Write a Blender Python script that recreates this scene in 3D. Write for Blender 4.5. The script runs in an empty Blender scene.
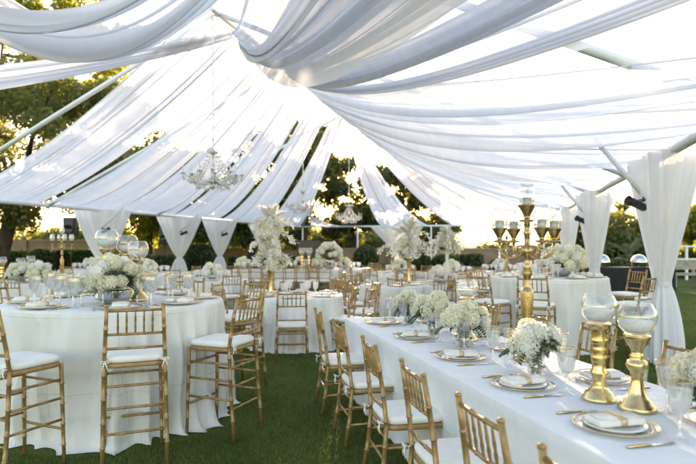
import bpy, math, random
import numpy as np
from math import sin, cos, pi, radians, sqrt, atan2, hypot, tan
from mathutils import Vector, Matrix
random.seed(7)
scn = bpy.context.scene
COL = scn.collection
F = 580.0; HZ = 244.0; CAMZ = 1.55
def PX(px, Y): return (px-348.0)/F*Y                 # world X at a depth, from a photograph column
def PZ(py, Y): return CAMZ-(py-HZ)/F*Y

# ------------------------------------------------------------------ materials
def newmat(name):
    m = bpy.data.materials.new(name); m.use_nodes = True
    nt = m.node_tree
    for n in list(nt.nodes): nt.nodes.remove(n)
    out = nt.nodes.new('ShaderNodeOutputMaterial')
    return m, nt, out
def N(nt, t, **kw):
    n = nt.nodes.new(t)
    for k, v in kw.items():
        if k in n.inputs: n.inputs[k].default_value = v
        else: setattr(n, k, v)
    return n
def L(nt, a, b): nt.links.new(a, b)
def c4(c): return (c[0], c[1], c[2], 1)
def noise_col(nt, c1, c2, scale, detail=4, lo=.35, hi=.65, coord='Object', stretch=None):
    tc = N(nt, 'ShaderNodeTexCoord')
    src = tc.outputs[coord]
    if stretch:
        mp = N(nt, 'ShaderNodeMapping'); mp.inputs['Scale'].default_value = stretch
        L(nt, src, mp.inputs['Vector']); src = mp.outputs['Vector']
    nz = N(nt, 'ShaderNodeTexNoise', Scale=scale, Detail=detail)
    L(nt, src, nz.inputs['Vector'])
    r = N(nt, 'ShaderNodeValToRGB')
    r.color_ramp.elements[0].position = lo; r.color_ramp.elements[0].color = c4(c1)
    r.color_ramp.elements[1].position = hi; r.color_ramp.elements[1].color = c4(c2)
    L(nt, nz.outputs['Fac'], r.inputs['Fac'])
    return r.outputs['Color'], nz.outputs['Fac'], src
def pbr(name, c1, c2=None, rough=.5, metal=0., scale=20., bump=0., bscale=None, stretch=None, spec=.5, sheen=0, lo=.35, hi=.65, coord='Object', crease=0):
    m, nt, out = newmat(name)
    b = N(nt, 'ShaderNodeBsdfPrincipled', Roughness=rough, Metallic=metal)
    b.inputs['Specular IOR Level'].default_value = spec
    if sheen: b.inputs['Sheen Weight'].default_value = sheen
    if c2 is None: c2 = tuple(x*.85 for x in c1)
    col, fac, src = noise_col(nt, c1, c2, scale, lo=lo, hi=hi, stretch=stretch, coord=coord)
    L(nt, col, b.inputs['Base Color'])
    if bump:
        nz = N(nt, 'ShaderNodeTexNoise', Scale=bscale or scale*3, Detail=5)
        L(nt, src, nz.inputs['Vector'])
        bp = N(nt, 'ShaderNodeBump', Strength=bump, Distance=.02)
        hgt = nz.outputs['Fac']
        if crease:
            tc = N(nt, 'ShaderNodeTexCoord'); sx = N(nt, 'ShaderNodeSeparateXYZ'); L(nt, tc.outputs['Object'], sx.inputs[0])
            for ax_, per in (('X', .31), ('Y', .37), ('Z', .29)):
                ad = N(nt, 'ShaderNodeMath', operation='ADD'); ad.inputs[1].default_value = .17; L(nt, sx.outputs[ax_], ad.inputs[0])
                pp = N(nt, 'ShaderNodeMath', operation='PINGPONG'); pp.inputs[1].default_value = per; L(nt, ad.outputs[0], pp.inputs[0])
                mr = N(nt, 'ShaderNodeMapRange', interpolation_type='SMOOTHSTEP'); mr.inputs['From Max'].default_value = .012; mr.inputs['To Min'].default_value = crease; mr.inputs['To Max'].default_value = 0; L(nt, pp.outputs[0], mr.inputs['Value'])
                sm = N(nt, 'ShaderNodeMath', operation='ADD'); L(nt, hgt, sm.inputs[0]); L(nt, mr.outputs[0], sm.inputs[1]); hgt = sm.outputs[0]
        L(nt, hgt, bp.inputs['Height']); L(nt, bp.outputs['Normal'], b.inputs['Normal'])
    L(nt, b.outputs[0], out.inputs[0])
    return m
def sheer(name, col=(.82, .84, .88), trans=.55, see=.2):
    m, nt, out = newmat(name)
    tc = N(nt, 'ShaderNodeTexCoord')
    nz = N(nt, 'ShaderNodeTexNoise', Scale=3., Detail=5); L(nt, tc.outputs['Object'], nz.inputs['Vector'])
    bp = N(nt, 'ShaderNodeBump', Strength=.15, Distance=.03); L(nt, nz.outputs['Fac'], bp.inputs['Height'])
    d = N(nt, 'ShaderNodeBsdfDiffuse', Color=c4(col)); t = N(nt, 'ShaderNodeBsdfTranslucent', Color=c4(col))
    L(nt, bp.outputs[0], d.inputs['Normal']); L(nt, bp.outputs[0], t.inputs['Normal'])
    tr = N(nt, 'ShaderNodeBsdfTransparent', Color=(.97, .97, 1, 1))
    m1 = N(nt, 'ShaderNodeMixShader'); m1.inputs[0].default_value = trans
    L(nt, d.outputs[0], m1.inputs[1]); L(nt, t.outputs[0], m1.inputs[2])
    m2 = N(nt, 'ShaderNodeMixShader')
    mr = N(nt, 'ShaderNodeMapRange'); mr.inputs['From Min'].default_value = .3; mr.inputs['From Max'].default_value = .7
    mr.inputs['To Min'].default_value = see*.6; mr.inputs['To Max'].default_value = see*1.4
    L(nt, nz.outputs['Fac'], mr.inputs['Value']); L(nt, mr.outputs[0], m2.inputs[0])
    L(nt, m1.outputs[0], m2.inputs[1]); L(nt, tr.outputs[0], m2.inputs[2])
    L(nt, m2.outputs[0], out.inputs[0])
    return m
def glass(name, tint=(.97, .98, .98), base=.06, rough=.02, milky=0.):
    m, nt, out = newmat(name)
    tr = N(nt, 'ShaderNodeBsdfTransparent', Color=c4(tint)); g = N(nt, 'ShaderNodeBsdfGlossy', Color=(1, 1, 1, 1), Roughness=rough)
    lw = N(nt, 'ShaderNodeLayerWeight', Blend=.35)
    mr = N(nt, 'ShaderNodeMapRange'); mr.inputs['To Min'].default_value = base; mr.inputs['To Max'].default_value = .75
    pw = N(nt, 'ShaderNodeMath', operation='POWER'); pw.inputs[1].default_value = 2.2
    L(nt, lw.outputs['Facing'], pw.inputs[0]); L(nt, pw.outputs[0], mr.inputs['Value'])
    mx = N(nt, 'ShaderNodeMixShader'); L(nt, mr.outputs[0], mx.inputs[0]); L(nt, tr.outputs[0], mx.inputs[1]); L(nt, g.outputs[0], mx.inputs[2])
    last = mx
    if milky:
        d = N(nt, 'ShaderNodeBsdfDiffuse', Color=(.93, .92, .91, 1)); tl = N(nt, 'ShaderNodeBsdfTranslucent', Color=(.93, .92, .91, 1))
        dd = N(nt, 'ShaderNodeMixShader'); L(nt, d.outputs[0], dd.inputs[1]); L(nt, tl.outputs[0], dd.inputs[2])
        m3 = N(nt, 'ShaderNodeMixShader'); m3.inputs[0].default_value = milky
        L(nt, mx.outputs[0], m3.inputs[1]); L(nt, dd.outputs[0], m3.inputs[2]); last = m3
    L(nt, last.outputs[0], out.inputs[0])
    return m
def leafmat(name, c1, c2, t1, t2, scale=1.2, tfac=.5, gloss=.06):
    m, nt, out = newmat(name)
    col, fac, src = noise_col(nt, c1, c2, scale, detail=6)
    r = N(nt, 'ShaderNodeValToRGB'); r.color_ramp.elements[0].position = .35; r.color_ramp.elements[1].position = .65
    r.color_ramp.elements[0].color = c4(t1); r.color_ramp.elements[1].color = c4(t2); L(nt, fac, r.inputs[0])
    d = N(nt, 'ShaderNodeBsdfDiffuse'); L(nt, col, d.inputs[0]); t = N(nt, 'ShaderNodeBsdfTranslucent'); L(nt, r.outputs[0], t.inputs[0])
    mx = N(nt, 'ShaderNodeMixShader'); mx.inputs[0].default_value = tfac; L(nt, d.outputs[0], mx.inputs[1]); L(nt, t.outputs[0], mx.inputs[2])
    g = N(nt, 'ShaderNodeBsdfGlossy', Roughness=.45); m2 = N(nt, 'ShaderNodeMixShader'); m2.inputs[0].default_value = gloss
    L(nt, mx.outputs[0], m2.inputs[1]); L(nt, g.outputs[0], m2.inputs[2]); L(nt, m2.outputs[0], out.inputs[0])
    return m
def petalmat(name, c1, c2, scale=9):
    return leafmat(name, c1, c2, c1, c2, scale=scale, tfac=.48, gloss=.02)

M = {}
M['chair'] = pbr('gold_paint', (.44, .28, .118), (.29, .172, .066), rough=.38, metal=.35, scale=26, bump=.08, bscale=90)
M['chairdark'] = pbr('gold_paint_seat', (.42, .27, .115), (.32, .19, .075), rough=.5, metal=.25, scale=18)
M['gold'] = pbr('polished_gold', (.78, .62, .33), (.62, .46, .21), rough=.24, metal=1., scale=14, bump=.06, bscale=40)
M['brass'] = pbr('antique_brass', (.56, .42, .22), (.36, .25, .11), rough=.33, metal=1., scale=16, bump=.06, bscale=60)
M['steel'] = pbr('silver', (.75, .75, .73), (.6, .6, .58), rough=.12, metal=1., scale=5)
M['cloth'] = pbr('white_linen', (.76, .755, .73), (.68, .675, .65), rough=.9, scale=6, bump=.8, bscale=11, spec=.15, sheen=.15, stretch=(1, 1, .3), crease=.16)
M['clothblue'] = pbr('pale_linen', (.79, .80, .81), (.73, .75, .77), rough=.9, scale=5, bump=.45, bscale=12, spec=.15, sheen=.15, crease=.12)
M['cushion'] = pbr('ivory_cushion', (.84, .83, .79), (.78, .77, .73), rough=.85, scale=12, bump=.12, bscale=18, spec=.2)
M['napkin'] = pbr('napkin_cotton', (.82, .80, .76), (.75, .73, .69), rough=.9, scale=30, bump=.1, bscale=60, spec=.1)
M['china'] = pbr('plate_glaze', (.83, .82, .80), (.80, .79, .77), rough=.15, scale=3)
M['sheer'] = sheer('sheer_drape', col=(.92, .92, .95), trans=.78, see=.12)
M['voile'] = sheer('voile_curtain', col=(.90, .90, .92), trans=.5, see=.08)
M['glass'] = glass('clear_glass', base=.2, milky=.08)
M['globe'] = glass('globe_glass', base=.07, milky=.02)
M['glassfar'] = glass('frosty_glass', base=.15, milky=.4)
M['water'] = glass('iced_water', tint=(.9, .92, .92), base=.12, milky=.30)
M['crystal'] = glass('crystal_drops', tint=(1., .98, .97), base=.2, rough=.08, milky=.7)
M['wax'] = pbr('candle_wax', (.86, .85, .81), (.82, .80, .76), rough=.6, scale=8)
M['frame'] = pbr('white_aluminium', (.84, .85, .86), (.78, .79, .81), rough=.4, scale=4)
M['black'] = pbr('black_plastic', (.012, .012, .013), (.02, .02, .021), rough=.45, scale=20)
M['blackcloth'] = pbr('black_cloth', (.012, .012, .014), (.018, .018, .02), rough=.9, scale=7, bump=.3, bscale=12)
M['screen'] = pbr('dark_screen', (.008, .009, .01), (.01, .011, .012), rough=.25, scale=2)
M['bark'] = pbr('bark', (.085, .06, .042), (.035, .026, .02), rough=.95, scale=9, bump=.9, bscale=14, stretch=(1, 1, .25))
M['stucco'] = pbr('tan_stucco', (.36, .25, .165), (.28, .19, .12), rough=.95, scale=1.6, bump=.3, bscale=24)
M['cap'] = pbr('wall_cap', (.42, .31, .22), (.34, .25, .17), rough=.9, scale=5)
M['stone'] = pbr('bench_stone', (.38, .33, .26), (.27, .23, .18), rough=.9, scale=8, bump=.4)
M['white'] = pbr('white_paint', (.78, .78, .76), (.72, .72, .70), rough=.5, scale=4)
M['stemgreen'] = pbr('stem_green', (.07, .12, .035), (.05, .08, .02), rough=.6, scale=12)
M['petal'] = petalmat('cream_petals', (.90, .87, .65), (.92, .90, .79))
M['petalwhite'] = petalmat('white_petals', (.93, .91, .84), (.91, .89, .82))
M['petalblush'] = petalmat('blush_petals', (.82, .72, .64), (.84, .80, .74))
M['eucalyptus'] = leafmat('eucalyptus_leaf', (.06, .10, .05), (.11, .15, .09), (.10, .15, .05), (.13, .18, .07), scale=14, tfac=.3)
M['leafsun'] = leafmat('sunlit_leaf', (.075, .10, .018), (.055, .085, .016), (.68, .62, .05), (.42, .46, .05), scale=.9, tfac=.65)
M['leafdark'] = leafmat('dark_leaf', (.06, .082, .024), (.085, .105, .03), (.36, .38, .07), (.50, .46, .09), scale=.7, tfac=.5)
M['leafolive'] = leafmat('olive_leaf', (.06, .075, .025), (.045, .06, .02), (.44, .40, .08), (.28, .30, .06), scale=.8, tfac=.6)
M['hedge'] = leafmat('hedge_leaf', (.04, .07, .018), (.06, .092, .025), (.10, .15, .03), (.14, .18, .035), scale=2.5, tfac=.4)
M['palm'] = leafmat('palm_leaf', (.06, .085, .02), (.08, .10, .025), (.30, .30, .05), (.22, .25, .04), scale=2, tfac=.5)
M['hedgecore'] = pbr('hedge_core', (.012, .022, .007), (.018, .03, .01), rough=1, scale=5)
M['blade'] = leafmat('grass_blade', (.076, .12, .028), (.125, .165, .044), (.13, .18, .035), (.18, .22, .05), scale=1.6, tfac=.35, gloss=.03)

def lawnmat():
    m, nt, out = newmat('lawn')
    b = N(nt, 'ShaderNodeBsdfPrincipled', Roughness=.95); b.inputs['Specular IOR Level'].default_value = .15
    col, fac, src = noise_col(nt, (.066, .106, .025), (.125, .16, .044), .8, detail=8)
    n2 = N(nt, 'ShaderNodeTexNoise', Scale=60., Detail=6); L(nt, src, n2.inputs['Vector'])
    mx = N(nt, 'ShaderNodeMix', data_type='RGBA', blend_type='MULTIPLY'); mx.inputs['Factor'].default_value = .8
    r = N(nt, 'ShaderNodeValToRGB'); r.color_ramp.elements[0].position = .3; r.color_ramp.elements[0].color = (.35, .4, .3, 1)
    r.color_ramp.elements[1].position = .7; r.color_ramp.elements[1].color = (1.3, 1.25, 1.1, 1)
    L(nt, n2.outputs['Fac'], r.inputs[0]); L(nt, col, mx.inputs['A']); L(nt, r.outputs[0], mx.inputs['B'])
    L(nt, mx.outputs['Result'], b.inputs['Base Color'])
    bp = N(nt, 'ShaderNodeBump', Strength=.9, Distance=.03); L(nt, n2.outputs['Fac'], bp.inputs['Height']); L(nt, bp.outputs[0], b.inputs['Normal'])
    L(nt, b.outputs[0], out.inputs[0])
    return m
M['lawn'] = lawnmat()

# ------------------------------------------------------------------ mesh helpers
class MB:
    def __init__(s): s.v = []; s.f = []
    def add(s, vs, fs):
        o = len(s.v); s.v += [tuple(p) for p in vs]; s.f += [tuple(i+o for i in f) for f in fs]; return s
    def box(s, c, d, R=None):
        x, y, z = d[0]/2, d[1]/2, d[2]/2
        vs = [Vector((sx*x, sy*y, sz*z)) for sz in (-1, 1) for sy in (-1, 1) for sx in (-1, 1)]
        if R is not None: vs = [R @ p for p in vs]
        vs = [p+Vector(c) for p in vs]
        return s.add(vs, [(0, 2, 3, 1), (4, 5, 7, 6), (0, 1, 5, 4), (2, 6, 7, 3), (0, 4, 6, 2), (1, 3, 7, 5)])
    def tube(s, pts, rad, n=8, caps=True):
        pts = [Vector(p) for p in pts]; k = len(pts)
        if not hasattr(rad, '__len__'): rad = [rad]*k
        t0 = (pts[1]-pts[0]).normalized()
        up = Vector((0, 0, 1)) if abs(t0.z) < .9 else Vector((1, 0, 0))
        a = t0.cross(up).normalized(); vs = []
        for i in range(k):
            t = (pts[min(i+1, k-1)]-pts[max(i-1, 0)]).normalized()
            a = (a-t*a.dot(t)).normalized(); b = t.cross(a)
            for j in range(n):
                q = 2*pi*j/n; vs.append(pts[i]+(a*cos(q)+b*sin(q))*rad[i])
        fs = [(i*n+j, i*n+(j+1) % n, (i+1)*n+(j+1) % n, (i+1)*n+j) for i in range(k-1) for j in range(n)]
        if caps: fs += [tuple(range(n-1, -1, -1)), tuple((k-1)*n+j for j in range(n))]
        return s.add(vs, fs)
    def lathe(s, prof, n=20, c=(0, 0, 0), caps=False):
        vs = [(c[0]+r*cos(2*pi*j/n), c[1]+r*sin(2*pi*j/n), c[2]+z) for r, z in prof for j in range(n)]
        k = len(prof)
        fs = [(i*n+j, i*n+(j+1) % n, (i+1)*n+(j+1) % n, (i+1)*n+j) for i in range(k-1) for j in range(n)]
        if caps: fs += [tuple(range(n-1, -1, -1)), tuple((k-1)*n+j for j in range(n))]
        return s.add(vs, fs)
    def ball(s, c, r, n=8, m=6, sq=(1, 1, 1)):
        prof = [(sin(pi*i/m), -cos(pi*i/m)) for i in range(m+1)]
        vs = [(c[0]+sq[0]*r*max(p, 1e-4)*cos(2*pi*j/n), c[1]+sq[1]*r*max(p, 1e-4)*sin(2*pi*j/n), c[2]+sq[2]*r*z) for p, z in prof for j in range(n)]
        fs = [(i*n+j, i*n+(j+1) % n, (i+1)*n+(j+1) % n, (i+1)*n+j) for i in range(m) for j in range(n)]
        return s.add(vs, fs)
    def mesh(s, name, smooth=True, mat=None):
        me = bpy.data.meshes.new(name); me.from_pydata(s.v, [], s.f)
        if smooth: me.polygons.foreach_set('use_smooth', [True]*len(me.polygons))
        if mat: me.materials.append(mat)
        me.update(); return me
def npmesh(name, V, Fq, mat, smooth=False):
    """V (n,3) ; Fq (m,k) all k-gons"""
    me = bpy.data.meshes.new(name); V = np.asarray(V, np.float32); Fq = np.asarray(Fq, np.int32)
    k = Fq.shape[1]
    me.vertices.add(len(V)); me.vertices.foreach_set('co', V.ravel())
    me.loops.add(Fq.size); me.loops.foreach_set('vertex_index', Fq.ravel())
    me.polygons.add(len(Fq)); me.polygons.foreach_set('loop_start', np.arange(0, Fq.size, k, dtype=np.int32))
    if smooth: me.polygons.foreach_set('use_smooth', np.ones(len(Fq), bool))
    me.materials.append(mat); me.update(calc_edges=True); me.validate(); return me
def link(name, me, parent=None, loc=(0, 0, 0), rot=(0, 0, 0), scale=1):
    o = bpy.data.objects.new(name, me); COL.objects.link(o)
    o.location = loc; o.rotation_euler = rot; o.scale = (scale,)*3 if not hasattr(scale, '__len__') else scale
    if parent is not None: o.parent = parent
    return o
def obj(name, mb, mat, parent=None, loc=(0, 0, 0), rot=(0, 0, 0), smooth=True, scale=1):
    return link(name, mb.mesh(name, smooth, mat), parent, loc, rot, scale)
def tag(o, label, cat, group=None, kind=None):
    if label: o['label'] = label
    if cat: o['category'] = cat
    if group: o['group'] = group
    if kind: o['kind'] = kind
    return o
def thing(name, label, cat, loc=(0, 0, 0), rotz=0, group=None, scale=1):
    o = link(name, None, None, loc, (0, 0, rotz), scale); o.empty_display_size = .1
    return tag(o, label, cat, group)
KIDS = {}
def kids(o):
    if o.name not in KIDS: KIDS[o.name] = list(o.children)
    return KIDS[o.name]
def dup(root, loc, rotz, label=None, cat=None, group=None, scale=None):
    r = root.copy(); COL.objects.link(r); r.location = loc; r.rotation_euler = (0, 0, rotz)
    if scale is not None: r.scale = (scale,)*3
    if label: r['label'] = label
    if group: r['group'] = group
    for ch in kids(root):
        c = ch.copy(); COL.objects.link(c); c.parent = r
        for g in kids(ch):
            d = g.copy(); COL.objects.link(d); d.parent = c
    return r
class Proto:
    """first placement moves the original, later ones copy it"""
    def __init__(s, root): s.root = root; s.used = False; s.smooth = True
    def put(s, loc, rotz=0, label=None, group=None, scale=1):
        if not s.used:
            s.used = True; r = s.root; kids(r)
            for ch in kids(r): kids(ch)
            r.location = loc; r.rotation_euler = (0, 0, rotz)
            if scale is not None: r.scale = (scale,)*3
            if label: r['label'] = label
            if group: r['group'] = group
            return r
        return dup(s.root, loc, rotz, label, None, group, scale)
ORD = 'first second third fourth fifth sixth seventh eighth ninth tenth eleventh twelfth thirteenth fourteenth fifteenth sixteenth seventeenth eighteenth nineteenth twentieth'.split()
def relabel(objs, fmt, key):
    for i, o in enumerate(sorted(objs, key=key)):
        o['label'] = fmt.format(o=ORD[i] if i < len(ORD) else '%dth' % (i+1))
def colkey(o): return o.location.x/max(o.location.y, .3)
def face(dx, dy): return atan2(dy, dx)-pi/2          # rotation that turns local +Y toward (dx, dy)

# ------------------------------------------------------------------ chairs
def bamboo(mb, pts, r0, r1, n=9, step=.17, bump=1.28):
    pts = [Vector(p) for p in pts]; seg = [0]
    for a, b in zip(pts, pts[1:]): seg.append(seg[-1]+(b-a).length)
    T = seg[-1]
    def P(d):
        for i in range(len(pts)-1):
            if d <= seg[i+1] or i == len(pts)-2:
                return pts[i].lerp(pts[i+1], (d-seg[i])/max(seg[i+1]-seg[i], 1e-6))
    ds = {0.: 1., T: 1.}
    for s_ in seg[1:-1]: ds[s_] = 1.
    k = max(1, int(T/step)); 
    for i in range(1, k+1):
        d = T*i/(k+1)
        for dd, g in ((-.007, 1.), (-.003, bump), (.003, bump), (.007, 1.)): ds[d+dd] = g
    dl = sorted(ds)
    mb.tube([P(d) for d in dl], [(r0+(r1-r0)*d/T)*ds[d] for d in dl], n)
def superellipse(hx, hy, e, n):
    out = []
    for j in range(n):
        t = 2*pi*j/n; c, s = cos(t), sin(t)
        out.append((hx*math.copysign(abs(c)**e, c), hy*math.copysign(abs(s)**e, s)))
    return out
def pad(mb, hx, hy, z0, z1, rings, e=.35, n=36):
    vs = []
    for sc, zz in rings:
        for x, y in superellipse(hx*sc, hy*sc, e, n): vs.append((x, y, z0+(z1-z0)*zz))
    k = len(rings)
    fs = [(i*n+j, i*n+(j+1) % n, (i+1)*n+(j+1) % n, (i+1)*n+j) for i in range(k-1) for j in range(n)]
    fs += [tuple(range(n-1, -1, -1)), tuple((k-1)*n+j for j in range(n))]
    mb.add(vs, fs)
def make_chair(name, cat, sh, th, rails, far=False):
    root = thing(name, 'gold chair', cat)
    m = M['chair']; nn = 6 if far else 9
    zt = th-.03
    xs = lambda z: .200-.018*max(0, (z-sh))/(th-sh)
    yb = lambda z: (-.195-.065*((z-sh)/(th-sh))**1.3) if z > sh else (-.195-.055*((sh-z)/sh)**1.5)
    for sx in (-1, 1):
        b = MB(); zz = [0, sh*.5, sh, sh+(th-sh)*.35, sh+(th-sh)*.7, th]
        pts = [(sx*(xs(z) + (.012*((sh-z)/sh) if z < sh else 0)), yb(z), z) for z in zz]
        bamboo(b, pts, .0155, .0135, nn); b.ball(pts[-1], .0165, 8, 5, (1, 1, .7))
        obj('rear_leg', b, m, root)
        b = MB(); bamboo(b, [(sx*.207, .205, 0), (sx*.195, .19, sh-.01)], .0125, .0155, nn); obj('front_leg', b, m, root)
    def rail(nm, z, r, dz=0, step=.13):
        b = MB(); bamboo(b, [(-xs(z)+.004, yb(z), z), (0, yb(z)-.008, z+dz), (xs(z)-.004, yb(z), z)], r, r, 7, step); obj(nm, b, m, root)
    z1 = th-.035; z2 = th-.035-.165; z3 = sh+.105
    rail('top_rail', z1, .0105); rail('back_rail', z2, .010); rail('back_rail', z3, .010)
    for i in range(5):
        x = (i-2)*.058; b = MB()
        b.tube([(x*.97, yb(z)-.006, z) for z in np.linspace(z2, z1, 8)], [.0055, .0065, .0085, .006, .0085, .0065, .0055, .0055], 7)
        obj('spindle', b, m, root)
    b = MB(); pad(b, .213, .205, sh-.03, sh, [(1, 0), (1.015, .2), (1.015, .8), (1, 1)], n=28)
    obj('seat_frame', b, M['chairdark'], root)
    b = MB(); pad(b, .212, .205, sh+.002, sh+.052, [(.93, 0), (.985, .12), (1.0, .42), (.99, .7), (.95, .88), (.8, .98), (.5, 1.04), (.12, 1.07)], n=36)
    cu = obj('seat_cushion', b, M['cushion'], root)
    for sx in (-1, 1):                                                  # bow tied round each rear post
        b = MB(); x0, y0, z0 = sx*.195, -.215, sh+.022
        b.tube([(x0-.02, y0+.035, z0), (x0-.022*sx, y0-.01, z0), (x0, y0-.022, z0), (x0+.02, y0-.004, z0)], .0045, 5)
        b.ball((x0, y0-.02, z0), .009, 6, 4)
        for q in (-1, 1):
            b.tube([(x0, y0-.022, z0), (x0+q*.016, y0-.032, z0+.012), (x0+q*.030, y0-.03, z0-.002), (x0+q*.014, y0-.026, z0-.008), (x0, y0-.02, z0)], .0038, 5)
            b.tube([(x0, y0-.02, z0), (x0+q*.012, y0-.03, z0-.03), (x0+q*.02, y0-.026, z0-.062)], [.004, .0045, .003], 5)
        obj('tie', b, M['cushion'], cu)
    fl = lambda z: .207-.012*z/sh
    rl = lambda z: xs(z)+.012*((sh-z)/sh)
    for kind, z in rails:
        b = MB()
        if kind == 'f': bamboo(b, [(-fl(z), .2, z), (fl(z), .2, z)], .0095, .0095, 7, .16)
        elif kind == 'r': bamboo(b, [(-rl(z), yb(z), z), (rl(z), yb(z), z)], .0095, .0095, 7, .16)
        elif kind == 's':
            for sx in (-1, 1):
                b = MB(); bamboo(b, [(sx*fl(z), .2, z), (sx*rl(z), yb(z), z)], .0095, .0095, 7, .16); obj('stretcher', b, m, root)
            continue
        obj('stretcher', b, m, root)
    return Proto(root)
BAR = make_chair('bar_stool', 'bar stool', .725, 1.13, [('f', .25), ('r', .42), ('r', .57), ('s', .32), ('s', .47), ('s', .60), ('f', .58), ('r', .25)])
CH = make_chair('chiavari_chair', 'chair', .435, .925, [('f', .15), ('r', .23), ('s', .17), ('s', .30), ('f', .33), ('r', .36)])
def make_far_chair():
    root = thing('banquet_chair', 'gold chair', 'chair'); m = M['chair']; sh, th = .435, .925
    b = MB()
    for sx in (-1, 1):
        b.tube([(sx*.21, -.25, 0), (sx*.2, -.195, sh), (sx*.182, -.26, th)], .0165, 6)
        b.tube([(sx*.207, .205, 0), (sx*.195, .19, sh-.01)], .014, 6)
        for z in (.17, .3): b.tube([(sx*.2, .2, z), (sx*.2, -.22, z)], .01, 5)
    for z, y in ((.2, .2), (.3, -.22)): b.tube([(-.2, y, z), (.2, y, z)], .01, 5)
    pad(b, .213, .205, sh-.03, sh, [(1, 0), (1, 1)], n=16)
    obj('frame', b, m, root)
    b = MB()
    for z in (.89, .72, .54): b.tube([(-.19, -.245-.0*z, z), (.19, -.245, z)], .011, 6)
    for i in range(5): b.tube([((i-2)*.058, -.245, .72), ((i-2)*.058, -.245, .89)], .008, 5)
    obj('backrest', b, m, root)
    b = MB(); pad(b, .212, .205, sh+.002, sh+.055, [(.93, 0), (1, .4), (.95, .88), (.6, 1.04), (.1, 1.07)], n=20)
    obj('seat_cushion', b, M['cushion'], root)
    return Proto(root)
FCH = make_far_chair()

# ------------------------------------------------------------------ tableware
def make_goblet(name, lab, H, R, water, far=False):
    root = thing(name, lab, 'glass'); n = 18; g = M['glassfar'] if far else M['glass']
    zb = H*.42
    bowl = [(.004, zb), (R*.55, zb+.010), (R*.78, zb+.03), (R*.9, zb+.06), (R*.96, H*.82), (R, H)]
    b = MB(); b.lathe(bowl, n); obj('bowl', b, g, root)
    b = MB(); b.lathe([(R*.85, 0), (R*.8, .004), (.012, .010), (.006, .03), (.0055, zb*.55), (.010, zb*.65), (.006, zb*.75), (.006, zb)], n); obj('stem', b, g, root)
    if water:
        b = MB(); b.lathe([(.003, zb+.004)]+[(r*.93, z+.002) for r, z in bowl[1:-1]]+[(R*.92, H*.86), (.001, H*.86)], n); obj('water', b, M['water'], root)
    b = MB(); b.lathe([(R, H-.003), (R*1.02, H-.001), (R, H+.001), (R*.98, H-.001), (R, H-.003)], n); obj('gold_rim', b, M['gold'], root)
    return Proto(root)
GOB = make_goblet('water_goblet', 'stemmed water goblet', .205, .041, True)
WINE = make_goblet('wine_glass', 'empty wine glass', .215, .036, False)
def make_far_glass():
    root = thing('wine_goblet', 'stemmed goblet', 'glass')
    b = MB(); b.lathe([(.005, .085), (.030, .10), (.040, .14), (.042, .205)], 9); obj('bowl', b, M['glassfar'], root)
    b = MB(); b.lathe([(.036, 0), (.008, .008), (.006, .085)], 8); obj('stem', b, M['glassfar'], root)
    return Proto(root)
FG = make_far_glass()
def make_plate():
    root = thing('charger_plate', 'charger plate', 'plate')
    b = MB(); b.lathe([(.001, .006), (.105, .006), (.115, .010), (.150, .014), (.172, .018), (.172, .014), (.15, .009), (.115, .004), (.001, .002)], 40)
    obj('glass_disc', b, M['glassplate'], root)
    b = MB(); t = []
    for j in range(41): t.append((.172*cos(2*pi*j/40), .172*sin(2*pi*j/40), .017))
    b.tube(t, .0027, 6, False); obj('gold_rim', b, M['gold'], root)
    b = MB(); b.lathe([(.001, .012), (.085, .012), (.10, .016), (.128, .022), (.128, .018), (.10, .010), (.001, .008)], 36); obj('dinner_plate', b, M['china'], root)
    return Proto(root)
M['glassplate'] = glass('charger_glass', tint=(.93, .92, .9), base=.18, milky=.18)
PLATE = make_plate()
def make_napkin():
    root = thing('folded_napkin', 'napkin', 'napkin')
    b = MB(); pad(b, .062, .115, .024, .05, [(.97, 0), (1, .25), (1.0, .5), (.985, .72), (.92, .94), (.6, 1.05), (.1, 1.08)], e=.2, n=32)
    b.box((.004, 0, .0525), (.07, .2, .003)); obj('cotton_fold', b, M['napkin'], root)
    b = MB(); b.lathe([(.02, 0), (.02, .002)], 3)
    b = MB(); pad(b, .066, .016, .0245, .0585, [(1, 0), (1.02, .3), (1.02, .7), (.9, 1.0), (.1, 1.01)], e=.25, n=24); obj('ribbon_band', b, M['ribbon'], root)
    return Proto(root)
M['ribbon'] = pbr('champagne_ribbon', (.62, .47, .30), (.5, .36, .2), rough=.35, metal=.3, scale=30)
NAP = make_napkin()
def make_knife():
    root = thing('dinner_knife', 'knife', 'knife')
    b = MB(); b.tube([(0, -.11, .006), (0, -.06, .007), (0, .0, .006)], [.006, .0075, .005], 8); obj('handle', b, M['gold'], root)
    b = MB(); b.add([(-.008, 0, .004), (.006, 0, .004), (.007, .08, .004), (0, .115, .004), (-.008, .1, .004), (-.008, 0, .007), (.006, 0, .0055), (.007, .08, .0055), (0, .115, .0055), (-.008, .1, .007)],
              [(4, 3, 2, 1, 0), (5, 6, 7, 8, 9), (0, 1, 6, 5), (1, 2, 7, 6), (2, 3, 8, 7), (3, 4, 9, 8), (4, 0, 5, 9)]); obj('blade', b, M['steel'], root, smooth=False)
    return Proto(root)
def make_fork():
    root = thing('dinner_fork', 'fork', 'fork')
    b = MB(); b.tube([(0, -.11, .006), (0, -.05, .007), (0, .02, .006)], [.0065, .0065, .004], 8); obj('handle', b, M['gold'], root)
    b = MB(); b.box((0, .035, .006), (.022, .035, .003))
    for i in range(4): b.tube([(-.009+i*.006, .05, .006), (-.009+i*.006, .075, .009), (-.009+i*.006, .105, .006)], [.002, .002, .001], 5)
    obj('tines', b, M['steel'], root)
    return Proto(root)
KNIFE = make_knife(); FORK = make_fork()
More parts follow.
